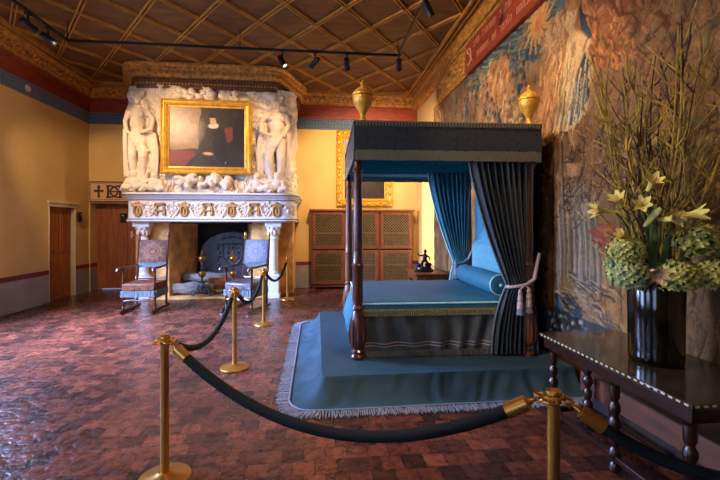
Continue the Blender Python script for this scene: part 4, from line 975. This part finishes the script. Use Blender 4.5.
# mattress, coverlet, skirts
mx0, mx1, my0, my1, mz = .53, 2.46, 4.47, 6.25, .85
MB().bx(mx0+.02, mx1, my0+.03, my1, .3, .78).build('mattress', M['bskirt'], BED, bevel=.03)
def cov(u, v):
    x = mx0-.02+(mx1-mx0+.02)*u; y = my0-.02+(my1-my0+.04)*v
    e = min(u*(mx1-mx0), v*(my1-my0), (1-v)*(my1-my0)); r = .05
    z = mz-(0 if e > r else r*(1-math.sqrt(max(0, 1-((r-e)/r)**2))))+.012*math.sin(u*PI)*math.sin(v*PI)
    return (x, y, z)
us = sorted(set([0, .004, .008, .014, .02, .028]+list(np.linspace(.04, 1, 26)))); vsn = sorted(set([0, .004, .008, .014, .02, .03]+list(np.linspace(.05, .95, 24))+[.97, .98, .986, .992, .996, 1]))
b = MB(); vs = [cov(u, v) for v in vsn for u in us]; n = len(us)
b.add(vs, [(j*n+i, j*n+i+1, (j+1)*n+i+1, (j+1)*n+i) for j in range(len(vsn)-1) for i in range(n-1)])
cl = [(mx1, my0-.02), (mx0-.02, my0-.02), (mx0-.02, my1+.02), (mx1, my1+.02)]
b.sweep([(0, .80), (0, .755), (-.01, .755)], cl, side=-1)
CV = b.build('coverlet', M['cover'], BED, angle=60)
b = MB(); b.tube([(mx1, my0-.022, .832), (mx0, my0-.022, .832), (mx0-.022, my0, .832), (mx0-.022, my1, .832)], .011, 8); b.build('pale_braid', M['braid'], CV)
b = MB()
for i in range(84): x = mx0+i*.0233; b.box((x, my0-.03, .735), (.013, .014, .05)); b.ell((x, my0-.03, .705), (.01, .01, .014), n=6, m=4)
for i in range(76): y = my0+i*.0233; b.box((mx0-.03, y, .735), (.014, .013, .05))
b.sweep([(0, .752), (.014, .752), (.014, .772), (0, .772)], cl, side=-1)
b.build('gold_fringe', M['goldf'] if 'goldf' in M else M['gfringe'], CV, smooth=False)
def skirt(p0, p1, nrm, bulge, nf):
    def f(u, v):
        x = p0[0]+(p1[0]-p0[0])*u; y = p0[1]+(p1[1]-p0[1])*u; z = .75-(.75-.262)*v
        w = (.014+.022*v)*math.sin(u*nf*2*PI+2.5*math.sin(v*2+u*7))+.014*math.sin(u*nf*4.7+v*6)*v+bulge*math.sin(v*PI*.75)
        return (x+nrm[0]*w, y+nrm[1]*w, z)
    return f
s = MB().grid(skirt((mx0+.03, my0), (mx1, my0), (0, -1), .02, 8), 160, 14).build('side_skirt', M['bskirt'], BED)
b = MB(); sf = skirt((mx0+.03, my0), (mx1, my0), (0, -1), .02, 8)
for v0 in (.72, .79): b.grid(lambda u, v, v0=v0: tuple(V(*sf(u, v0+.02*v))+V(0, -.005, 0)), 160, 2)
b.build('skirt_braid', M['cord'], s)
fringe(MB(), mx0+.05, mx1, my0-.05, .315, .25, .013, .02).build('skirt_fringe', M['gfringe'], s, smooth=False)
MB().grid(skirt((mx0, my0), (mx0, my1), (-1, 0), .1, 6), 110, 14).build('foot_skirt', M['cover'], BED)
# headboard: padded, with rounded raised centre
pts = [(4.62, .5), (4.62, 1.35)]+[(4.62+.2*(1-math.cos(a)), 1.35+.14*math.sin(a)) for a in np.linspace(.2, PI/2, 6)]
pts += [(5.0+.36*(1-math.cos(a)), 1.52+.22*math.sin(a)) for a in np.linspace(0, PI/2, 8)]
pts += [(10.74-y, z) for y, z in reversed(pts)]
MB().prism(pts, 2.42, 2.5, lambda x, y, h: (h-.04, x, y)).build('headboard', M['cover2'] if 'cover2' in M else M['cover'], BED, bevel=.03)
MB().grid(lambda u, v: (2.49+.02*math.sin(u*40), fy+.1+(by-fy-.2)*u, 2.5-(2.5-.8)*v), 80, 6).build('head_cloth', M['tealp'], BED)
BED.rotation_euler.z = BA
# bolster across the head
BO = thing('bolster', 'long round blue bolster with braided ends lying at the head of bed', 'bolster', BX)
zc = mz+.135
b = MB(); b.tube([(2.24, 4.72, zc), (2.24, 4.73, zc), (2.24, 4.76, zc), (2.24, 5.4, zc-.005), (2.24, 6.04, zc), (2.24, 6.08, zc), (2.24, 6.09, zc)], [.07, .11, .132, .135, .132, .11, .06], 28); b.build('body', M['cover'], BO, angle=60)
for r, y in ((.124, 4.738),):
    MB().tube([(2.24+r*math.cos(a), y, zc+r*math.sin(a)) for a in np.linspace(0, 2*PI, 25)], .009, 6).build('braid_ring', M['braid'], BO)
b = MB(); b.ell((2.24, 4.712, zc), (.022, .012, .022)); b.build('button', M['braid'], BO)
BO.rotation_euler.z = BA
# ---- gathered curtains with tiebacks
def curtain(name, label, Y, top, tie, bot, zt, ztie, zb, nf, m, edge, A=.045):
    t = thing(name, label, 'curtain', BX, 'bed curtains')
    def ex(k, z):
        a, c, d = top[k], tie[k], bot[k]
        if z >= ztie: s = (zt-z)/(zt-ztie); return a+(c-a)*(s**1.5*.75+s*.25 if k == 0 else s)
        s = (ztie-z)/(ztie-zb); return c+(d-c)*(1-(1-s)**2)
    def f(u, v):
        z = zt+(zb-zt)*v; xa, xb = ex(0, z), ex(1, z)
        uu_ = u+.012*math.sin(u*nf*5+v*3); k = 1-.55*math.exp(-((z-ztie)/.16)**2)
        w = math.sin(2*PI*nf*uu_)+.35*math.sin(2*PI*nf*2.03*uu_+1+v*2)
        return (xa+(xb-xa)*u, Y+A*k*w*(.75+.4*v)-.05*math.exp(-((z-ztie)/.12)**2)*math.sin(u*PI), z)
    o = MB().grid(f, 200, 50).build('cloth', m, t, angle=180)
    so = o.modifiers.new('thick', 'SOLIDIFY'); so.thickness = .006
    MB().tube([V(*f(0, v))+V(-.004, 0, 0) for v in np.linspace(0, 1, 40)], .011, 6).build('edge_braid', edge, t)
    t.rotation_euler.z = BA; return t
curtain('bed_curtain', 'bed curtain coloured dark slate for shade, gathered at the front head post with tassels', fy-.03, (1.72, 2.47), (2.17, 2.46), (2.0, 2.53), 2.56, 1.04, .27, 10, M['slate'], M['fringeb'])
curtain('bed_curtain', 'teal bed curtain tied back at the far head post behind the bolster', by-.02, (1.76, 2.48), (2.18, 2.38), (2.08, 2.4), 2.56, 1.12, .27, 9, M['tealp'], M['braid'])
def tieback(label, p, hook, Y, tassels, m):
    t = thing('tieback', label, 'tieback', BX)
    x, z, w = p
    b = MB(); pts = [(x+w*math.cos(a), Y+.11*math.sin(a), z+.03*math.cos(a)) for a in np.linspace(0, 2*PI, 21)]; b.tube(pts, .018, 8)
    for k in range(2): b.tube([(x+w*.4, Y-.1, z+.01+.015*k), (x+w, Y-.08+.03*k, z+.06), hook], .015, 8)
    b.build('cord', m, t)
    for dx, dz in tassels:
        q = MB(); tx, tz = x+dx, z-dz; q.tube([(x, Y-.12, z), (tx, Y-.13, tz)], .008, 6)
        q.lathe([(.01, tz+.005), (.02, tz-.015), (.024, tz-.04), (.016, tz-.055), (.027, tz-.07), (.029, tz-.11), (.019, tz-.12), (.03, tz-.13), (.036, tz-.2), (.024, tz-.21)], (tx, Y-.13, 0), 14)
        s_ = q.build('tassel', m, t)
        q = MB()
        for k in range(16): a = 2*PI*k/16; q.tube([(tx+.024*math.cos(a), Y-.13+.024*math.sin(a), tz-.19), (tx+.036*math.cos(a), Y-.13+.036*math.sin(a), tz-.27)], .007, 5)
        q.build('tassel_skirt', M['pfringe'], s_)
    t.rotation_euler.z = BA
tieback('rope tieback with two tassels holding the dark front bed curtain', (2.3, 1.05, .14), (2.5, fy-.12, 1.4), fy-.05, ((-.05, .05), (.05, .03)), M['cord'])
tieback('pale cord tieback holding the teal bed curtain at the far side', (2.28, 1.12, .12), (2.48, by-.1, 1.36), by-.03, ((-.11, -.02),), M['piping'])
# ------------------------------------------------------------------ long table by the tapestry
TB = thing('console_table', 'long dark polished table with inlaid edge standing along the tapestry', 'table', (2.3, 2.67, 0))
tx0, tx1, ty0, ty1, tz = 1.97, 2.72, 1.94, 3.42, .755
TT = MB().bx(tx0, tx1, ty0, ty1, tz-.035, tz).build('top', M['ttop'], TB, bevel=.006)
b = MB()
for y in np.arange(ty0+.02, ty1-.02, .05): b.bx(tx0-.002, tx0+.006, y, y+.024, tz-.017, tz-.006)
for x in np.arange(tx0+.02, tx1-.02, .05): b.bx(x, x+.024, ty0-.002, ty0+.006, tz-.017, tz-.006); b.bx(x, x+.024, ty1-.006, ty1+.002, tz-.017, tz-.006)
b.build('inlay', M['inlay'], TT, smooth=False)
MB().bx(tx0+.03, tx1-.05, ty0+.03, ty1-.03, tz-.12, tz-.035).build('apron', M['walnut'], TB, bevel=.006)
lp = [(.028, 0), (.05, .02), (.05, .05), (.03, .075), (.055, .12), (.055, .15), (.028, .18), (.05, .22), (.05, .25), (.026, .28), (.056, .33), (.056, .36), (.03, .39), (.05, .43), (.05, .46), (.028, .49), (.045, .52), (.045, .605)]
lp = [(r*.76, h) for r, h in lp]
for x, y in ((2.05, 2.03), (2.05, 2.6), (2.05, 3.33), (2.37, 2.03), (2.37, 3.33)): MB().lathe(lp, (x, y, 0), 14).build('leg', M['walnut'], TB)
for x in (2.05, 2.37): MB().bx(x-.022, x+.022, 2.03, 3.33, .085, .125).build('stretcher', M['walnut'], TB, bevel=.006)
for y in (2.03, 3.33): MB().bx(2.05, 2.37, y-.02, y+.02, .085, .125).build('stretcher', M['walnut'], TB, bevel=.006)
# vase
vx, vy = 2.36, 2.6
b = MB(); b.lathe([(.15, tz), (.162, tz+.012), (.165, tz+.05), (.168, tz+.3), (.172, tz+.55), (.167, tz+.56), (.16, tz+.55), (.155, tz+.2), (.15, tz+.03)], (vx, vy, 0), 48)
tag(b.build('vase', M['vase'], angle=60), 'tall dark glazed cylinder vase holding flowers on the long table', 'vase')
# branches
def branch(k, label):
    r = random.Random(100+k); b = MB()
    a0 = r.uniform(0, 2*PI); p = V(vx+.12*math.cos(a0), vy+.12*math.sin(a0), 1.02); top = V(r.uniform(2.08, 2.7), r.uniform(2.2, 3.0), r.uniform(2.3, 3.0)); n = 11
    if k % 3 == 0: top.z = r.uniform(2.6, 3.02)
    mid = V(p.x+(top.x-p.x)*.35, p.y+(top.y-p.y)*.35, 1.6); pts = []; bendx, bendy = r.uniform(-.05, .05), r.uniform(-.05, .05)
    for i in range(n):
        t = i/(n-1); q = p*(1-t)**2+mid*2*t*(1-t)+top*t*t
        pts.append(V(min(2.74, q.x+bendx*math.sin(t*6)+r.uniform(-.012, .012)*t), q.y+bendy*math.sin(t*5)+r.uniform(-.012, .012)*t, q.z))
    r0 = r.uniform(.008, .013); b.tube(pts, [r0*(1-.65*i/(n-1)) for i in range(n)], 6)
    for j in range(r.randint(9, 14)):
        i = r.randint(3, n-2); s_ = pts[i]; d = V(r.uniform(-1, .8), r.uniform(-.9, .9), r.uniform(.2, 1.2)).normalized(); L = r.uniform(.12, .4)
        w = [s_+d*L*t+V(0, 0, .25*L*t*t)+V(r.uniform(-.01, .01), r.uniform(-.01, .01), 0) for t in (0, .33, .66, 1)]
        for q in w: q.x = min(q.x, 2.745)
        b.tube(w, [r0*.55, r0*.45, r0*.35, r0*.2], 5)
        for t in (.5, .8):
            q = w[1].lerp(w[3], t); b.ell((q.x, q.y, q.z), (.006, .006, .01), n=5, m=3)
    tag(b.build('branch', M['branchr'] if k % 5 == 2 else M['branch']), label, 'branch', 'tall bare branches in the vase')
for k in range(34): branch(k, 'thin dark reddish bare branch among the mossy ones in the vase' if k % 5 == 2 else 'tall mossy green bare branch rising from the dark vase')
def stem(b, p, r=.006):
    s_ = V(vx+(p.x-vx)*.25, vy+(p.y-vy)*.25, 1.08); m_ = V(vx+(p.x-vx)*.45, vy+(p.y-vy)*.45, max(1.34, p.z-.12))
    b.tube([s_*(1-t)**2+m_*2*t*(1-t)+p*t*t for t in np.linspace(0, 1, 8)], r, 6)
def hydrangea(c, R, m, label):
    o = thing('hydrangea', label, 'flower', c, 'hydrangea heads in the vase'); r = random.Random(int(c[0]*1000+c[2]*77)); b = MB(); n = 110
    for k in range(n):
        z = 1-1.75*(k+.5)/n; a = k*2.39996; q = math.sqrt(max(0, 1-z*z)); d = V(q*math.cos(a), q*math.sin(a), z); p = V(*c)+V(d.x*R, d.y*R, d.z*R*.8)*r.uniform(.9, 1.06)
        if p.x > 2.76: continue
        u = d.orthogonal().normalized(); w = d.cross(u); tw = r.uniform(0, PI); s_ = R*.15
        for j in range(4):
            e = u*math.cos(tw+j*PI/2)+w*math.sin(tw+j*PI/2); f_ = d.cross(e)
            b.add([p, p+e*s_*.7+f_*s_*.6+d*.004, p+e*s_*1.35+d*.01, p+e*s_*.7-f_*s_*.6+d*.004], [(0, 1, 2, 3)])
    b.build('flower_head', m, o, smooth=False)
    b = MB(); b.ell(c, (R*.8, R*.8, R*.62)); b.build('calyx', M['leaf'], o)
    b = MB(); stem(b, V(*c), .007); b.build('stem', M['leaf'], o)
hydrangea((2.07, 2.52, 1.53), .11, M['hyd'], 'green hydrangea head at the left, above the bluish one')
hydrangea((2.1, 2.53, 1.37), .13, M['hydb'], 'bluish green hydrangea head hanging over the left rim of the vase')
hydrangea((2.33, 2.41, 1.37), .13, M['hyd'], 'green hydrangea head at the middle of the rim beside pale lily')
hydrangea((2.52, 2.46, 1.6), .145, M['hyd'], 'largest cream green hydrangea head at the right of the bouquet')
hydrangea((2.6, 2.66, 1.83), .115, M['hydb'], 'small bluish hydrangea head highest at the right against tapestry')
hydrangea((2.56, 2.38, 1.38), .12, M['hyd'], 'green hydrangea head drooping lowest at the right rim of vase')
hydrangea((2.12, 2.62, 1.44), .1, M['hydb'], 'half hidden bluish hydrangea head between the two left ones')
def lily(c, d, L, m, label, op=1.0):
    o = thing('lily', label, 'flower', c, 'lilies in the vase'); d = V(*d).normalized(); u = d.orthogonal().normalized(); w = d.cross(u); b = MB(); c = V(*c)
    for k in range(6):
        a = 2*PI*k/6; vs = []; off = .004*(k % 2)
        for i in range(7):
            t = i/6; rad = .008+off+.016*t+op*.036*max(0, t-.5)**1.3*2; wid = .007+.026*math.sin(PI*min(1, t*.9+.06))*(1 if t < .95 else .5)
            ax = c+d*L*(t-op*.25*max(0, t-.7)**1.2); 
            for s_ in (-1, 0, 1): aa = a+s_*wid/max(rad, .014)*.8; vs.append(ax+(u*math.cos(aa)+w*math.sin(aa))*(rad*(1.06 if s_ == 0 else 1)))
        b.add(vs, [(i*3+j, i*3+j+1, i*3+j+4, i*3+j+3) for i in range(6) for j in range(2)])
    b.build('petals', m, o, angle=180)
    b = MB()
    for k in range(5): a = k*1.26; b.tube([c+d*L*.3, c+d*L*.95+(u*math.cos(a)+w*math.sin(a))*.012*op], .0025, 5)
    b.build('stamens', M['petalp'], o)
    b = MB(); stem(b, c-d*.0); b.build('stem', M['leaf'], o)
lily((1.98, 2.5, 1.79), (-1, .1, .12), .17, M['petal'], 'yellow lily trumpet pointing left, farthest left in the bouquet')
lily((2.02, 2.5, 1.83), (-.6, -.3, .6), .11, M['petal'], 'open yellow lily just above the one that points left', 1.0)
lily((2.14, 2.42, 1.93), (-.2, -.7, .6), .13, M['petal'], 'open cream yellow lily standing highest in the bouquet', 1.0)
lily((2.1, 2.42, 1.82), (-.5, -.6, .2), .11, M['petal'], 'small yellow lily under the highest one', 1.0)
lily((2.19, 2.37, 1.74), (.1, -.9, .1), .13, M['petal'], 'yellow lily facing out at the middle of the bouquet', 1.0)
lily((2.26, 2.34, 1.76), (.9, -.5, .15), .17, M['petal'], 'yellow lily trumpet pointing right above the big hydrangea')
lily((2.04, 2.42, 1.6), (-.8, -.2, .35), .15, M['petal'], 'closed yellow lily bud leaning left above the green hydrangeas', .3)
lily((2.12, 2.36, 1.42), (-.35, -.9, -.2), .12, M['petalp'], 'pale pink open lily at the rim of the vase', 1.0)
lily((2.1, 2.4, 1.7), (.3, -.5, .8), .15, M['hyd'], 'green unopened lily bud in the middle of the bouquet', .25)
def leafb(p0, p1, wd):
    p0, p1 = V(*p0), V(*p1); d = (p1-p0); s_ = d.cross(V(0, 0, 1)).normalized(); b = MB(); vs = []
    for i in range(9):
        t = i/8; q = p0+d*t+V(0, 0, .12*math.sin(PI*t)); w = wd*math.sin(PI*(.08+.9*t)); vs += [q-s_*w, q+V(0, 0, -.01), q+s_*w]
    b.add(vs, [(i*3+j, i*3+j+1, i*3+j+4, i*3+j+3) for i in range(8) for j in range(2)]); o = b.build('leaf_blade', M['leaf'], angle=180)
    tag(o, 'long green leaf blade among the flower stems above the vase', 'leaf', 'leaf blades in the vase')
for p1 in ((2.1, 2.34, 1.62), (2.2, 2.3, 1.66), (2.02, 2.6, 1.62), (2.46, 2.3, 1.56), (2.3, 2.26, 1.5), (2.15, 2.4, 1.75)): leafb((vx+(p1[0]-vx)*.3, vy+(p1[1]-vy)*.3, 1.2), p1, .022)
# ------------------------------------------------------------------ brass stanchions and ropes
def stanchion_proto():
    t = thing('rope_stanchion', 'x', 'stanchion', (0, 0, 0), 'brass rope stanchions')
    MB().lathe([(.168, 0), (.17, .008), (.165, .018), (.12, .03), (.06, .04), (.04, .05)], n=40).build('base', M['brass'], t, angle=25)
    MB().lathe([(.028, .04), (.028, .93)], n=24).build('pole', M['brass'], t)
    MB().lathe([(.03, .91), (.044, .92), (.046, .93), (.044, .94), (.03, .945), (.036, .95), (.034, .962), (.02, .968), (.001, .97)], n=24).build('cap', M['brass'], t, angle=25)
    b = MB()
    for k in range(4):
        a = PI/4+k*PI/2; c = V(.055*math.cos(a), .055*math.sin(a), .928); e = V(math.cos(a), math.sin(a), 0); f_ = V(-e.y, e.x, 0)
        b.tube([c+e*.026*math.cos(s_)+f_*.03*math.sin(s_) for s_ in np.linspace(0, 2*PI, 13)], .006, 6)
    b.build('ring', M['brass'], t)
    return t
ST = [(-1.01, 2.85, 'brass stanchion in the left foreground holding the long low rope'), (-.97, 5.0, 'second brass stanchion in the row, before the worn leather chair'), (-.9, 7.15, 'third brass stanchion in the row, nearer the fireplace'), (-.66, 9.55, 'farthest brass stanchion beside the right side of the fireplace'), (1.06, 1.72, 'brass stanchion at the bottom right in front of the long table'), (2.12, 1.12, 'brass stanchion beyond the near end of the long table')]
pr = stanchion_proto()
for i, (x, y, lab) in enumerate(ST):
    o = pr if i == 0 else copy_tree(pr); o.location = (x, y, 0); o['label'] = lab
def rope(i, j, sag, r, label):
    p = V(ST[i][0], ST[i][1], .925); q = V(ST[j][0], ST[j][1], .925); d = (q-p); L = d.length; d.normalize()
    f = lambda t: p+d*(.07+(L-.14)*t)+V(0, 0, -.012-4*sag*t*(1-t))
    n = 41; pts = [f(k/(n-1)) for k in range(n)]; ks = .1/L
    t = thing('barrier_rope', label, 'rope', tuple(f(.5)), 'dark ropes between the stanchions')
    i0 = next(k for k in range(n) if (pts[k]-pts[0]).length > .11); core = pts[i0:n-i0]
    MB().tube(core, r, 14).build('rope_body', M['rope'], t)
    for a, c in ((pts[0], pts[i0]), (pts[-1], pts[n-1-i0])):
        e = (c-a).normalized(); z0 = c-a; m = MB(); g = lambda s_: a+z0*s_
        m.tube([g(0), g(.12), g(.16), g(.3), g(.36), g(1.15)], [.006, .008, .012, .016, r*1.12, r*1.14], 16); m.build('ferrule', M['brass'], t)
        h = MB(); u = e.cross(V(0, 0, 1)).normalized(); w = V(0, 0, 1)
        h.tube([a-e*.01+e*.022*math.cos(s_)+w*.02*math.sin(s_) for s_ in np.linspace(.3, 5.2, 12)], .005, 6); h.build('hook', M['brass'], t)
rope(0, 4, .36, .031, 'long dark velvet rope sagging across the foreground between two stanchions')
rope(0, 1, .27, .025, 'dark rope running back from left foreground stanchion to second one')
rope(1, 2, .3, .025, 'dark rope between the second and third stanchions in the row')
rope(2, 3, .3, .025, 'dark rope between the third and farthest stanchions')
rope(4, 5, .2, .026, 'dark rope running off right below the long table')
# ------------------------------------------------------------------ lighting track and spotlights
TRZ = 4.98
TK = thing('lighting_track', 'black lighting track hung in a square under the coffered ceiling', 'lighting track', (-1.4, 7.7, TRZ))
MB().bx(-4.4, 1.59, 7.68, 7.72, TRZ-.02, TRZ+.025).build('rail', M['black'], TK, smooth=False)
for x in (-4.38, 1.57): MB().bx(x-.02, x+.02, YF+.3, 7.68, TRZ-.02, TRZ+.025).build('rail', M['black'], TK, smooth=False)
for x, y in ((-4.38, 7.7), (1.57, 7.7), (-1.4, 7.7), (-4.38, 4.0), (1.57, 4.0), (-4.38, 0), (1.57, 0)): MB().tube([(x, y, TRZ), (x, y, ZC+.03)], .008, 8).build('hanger', M['black'], TK)
def spot(x, y, aim, W, ang, label, col=(1, .70, .40), blend=.6):
    o = thing('track_spotlight', label, 'spotlight', (x, y, TRZ-.02), 'black track spotlights'); p = V(x, y, TRZ-.2); d = (V(*aim)-p).normalized()
    MB().bx(x-.025, x+.025, y-.05, y+.05, TRZ-.05, TRZ-.02).build('adapter', M['black'], o, smooth=False)
    MB().tube([(x, y, TRZ-.05), (x, y, TRZ-.2)], .014, 8).build('arm', M['black'], o)
    rot = d.to_track_quat('Z', 'Y').to_matrix()
    b = MB(); b.lathe([(.02, -.12), (.045, -.11), (.05, -.06), (.052, .1), (.056, .105), (.056, .12), (.046, .12), (.044, .1)], p, 20, rot); b.build('barrel', M['black'], o)
    b = MB(); b.lathe([(.044, .1), (.03, .106), (.001, .108)], p, 20, rot); b.build('lens', M['lens'], o)
    if W:
        l = bpy.data.lights.new('lamp', 'SPOT'); l.energy = W; l.color = col; l.spot_size = math.radians(ang); l.spot_blend = blend; l.shadow_soft_size = .03
        lo = bpy.data.objects.new('lamp', l); COL.objects.link(lo); lo.location = p+d*.15; lo.rotation_euler = (-d).to_track_quat('Z', 'Y').to_euler()
WARM = (1, .70, .38)
spot(-4.38, 6.72, (-3.2, 9.7, 3.5), 225, 60, 'spotlight on left track, the outer one of the pair', WARM)
spot(-4.38, 7.18, (-2.2, 9.7, 3.4), 205, 62, 'spotlight on left track, nearer the corner of the rail', WARM)
spot(-.63, 7.7, (1.7, 6.4, .8), 190, 70, 'spotlight above the right corner of the fireplace hood', (1, .8, .58))
spot(-.02, 7.7, (-1.9, 9.7, 3.3), 230, 62, 'spotlight in the middle between two others on back track', WARM)
spot(.58, 7.7, (1.2, 11.3, 2.6), 700, 80, 'spotlight on back track above the left urn of bed', WARM)
spot(1.57, 7.62, (2.3, 11.3, 2.8), 420, 80, 'spotlight hanging at the right corner of the track', WARM)
spot(1.57, 1.95, (-1.3, 3.0, 0), 620, 62, 'spotlight overhead on right track above the table', WARM)
spot(1.57, 3.6, (2.78, 4.4, 1.6), 150, 75, 'spotlight on right track aimed at near tapestry', WARM)
spot(1.57, 5.6, (2.78, 6.5, 3.2), 70, 80, 'spotlight on right track aimed at far tapestry', WARM)
spot(1.57, 2.9, (2.35, 2.6, 1.7), 60, 50, 'added unseen spotlight on right track brightening the bouquet', WARM)  # extra lamp out of view, added to brighten the flowers
spot(-4.38, 5.2, (2.78, 6.2, 3.5), 1050, 42, 'added unseen spotlight on left track lighting far tapestry', WARM)  # added lamp, unseen, spreads even light over the far tapestry
spot(-4.38, 1.6, (2.78, 3.6, 2.6), 850, 50, 'added unseen spotlight on left track lighting near tapestry', WARM)  # added lamp, unseen, evens the light on the near tapestry
spot(-4.38, 5.9, (-5.2, 11.5, 2.0), 420, 46, 'added unseen spotlight on left track brightening the back doors', WARM)  # lamp added out of view to lift the dark door recess
spot(-4.38, 3.2, (-5.9, 9.8, 1.6), 130, 70, 'spotlight on left track aimed at left wall', WARM)
def area(name, loc, rot, sx, sy, W, col):
    l = bpy.data.lights.new(name, 'AREA'); l.shape = 'RECTANGLE'; l.size = sx; l.size_y = sy; l.energy = W; l.color = col
    o = bpy.data.objects.new(name, l); COL.objects.link(o); o.location = loc; o.rotation_euler = rot
DAY = (.42, .57, 1)
def sky(loc, aim, sx, sy, W, col=DAY, spread=95):
    area('window_daylight', loc, (0, 0, 0), sx, sy, W, col); o = bpy.data.objects[-1] if False else SC.collection.objects[-1]
    d = (V(*aim)-V(*loc)).normalized(); o.rotation_euler = (-d).to_track_quat('Z', 'Y').to_euler(); o.data.spread = math.radians(spread)
sky((XL-.3, 3.4, 2.4), (-.5, 6.0, 1.2), 1.9, 2.6, 210, DAY, 150)
sky((XL-.3, 6.45, 2.6), (-3.0, 7.0, 0), 1.6, 2.4, 1350, (.36, .5, 1))
sky((XL-.3, -.2, 2.6), (-3.2, 2.0, 0), 1.9, 2.4, 50)
sky((-3.75, YF-.3, 2.4), (.5, 6.5, 1.6), 2.2, 2.8, 34, DAY, 90)
area('window_daylight', (XR+.55, 10.1, 2.2), (0, PI/2, 0), 2.7, 1.2, 60, (1, .86, .68))
w = bpy.data.worlds.new('world'); SC.world = w; w.use_nodes = True
bg = w.node_tree.nodes['Background']; bg.inputs['Color'].default_value = (.5, .65, 1, 1); bg.inputs['Strength'].default_value = 1.2
cam = bpy.data.cameras.new('camera'); co = bpy.data.objects.new('camera', cam); COL.objects.link(co)
co.location = (0, 0, 1.7); co.rotation_euler = (PI/2, 0, -.1076); cam.sensor_width = 36; cam.lens = 20.3; cam.shift_y = -14/720; cam.clip_start = .05
SC.camera = co
SC.view_settings.view_transform = 'Standard'; SC.view_settings.look = 'None'; SC.view_settings.gamma = 1; SC.view_settings.exposure = 0.08; SC.view_settings.use_curve_mapping = False
SC.cycles.max_bounces = 8; SC.cycles.diffuse_bounces = 5; SC.cycles.sample_clamp_indirect = 4
for o in bpy.data.objects:
    if '_w' in o: del o['_w']
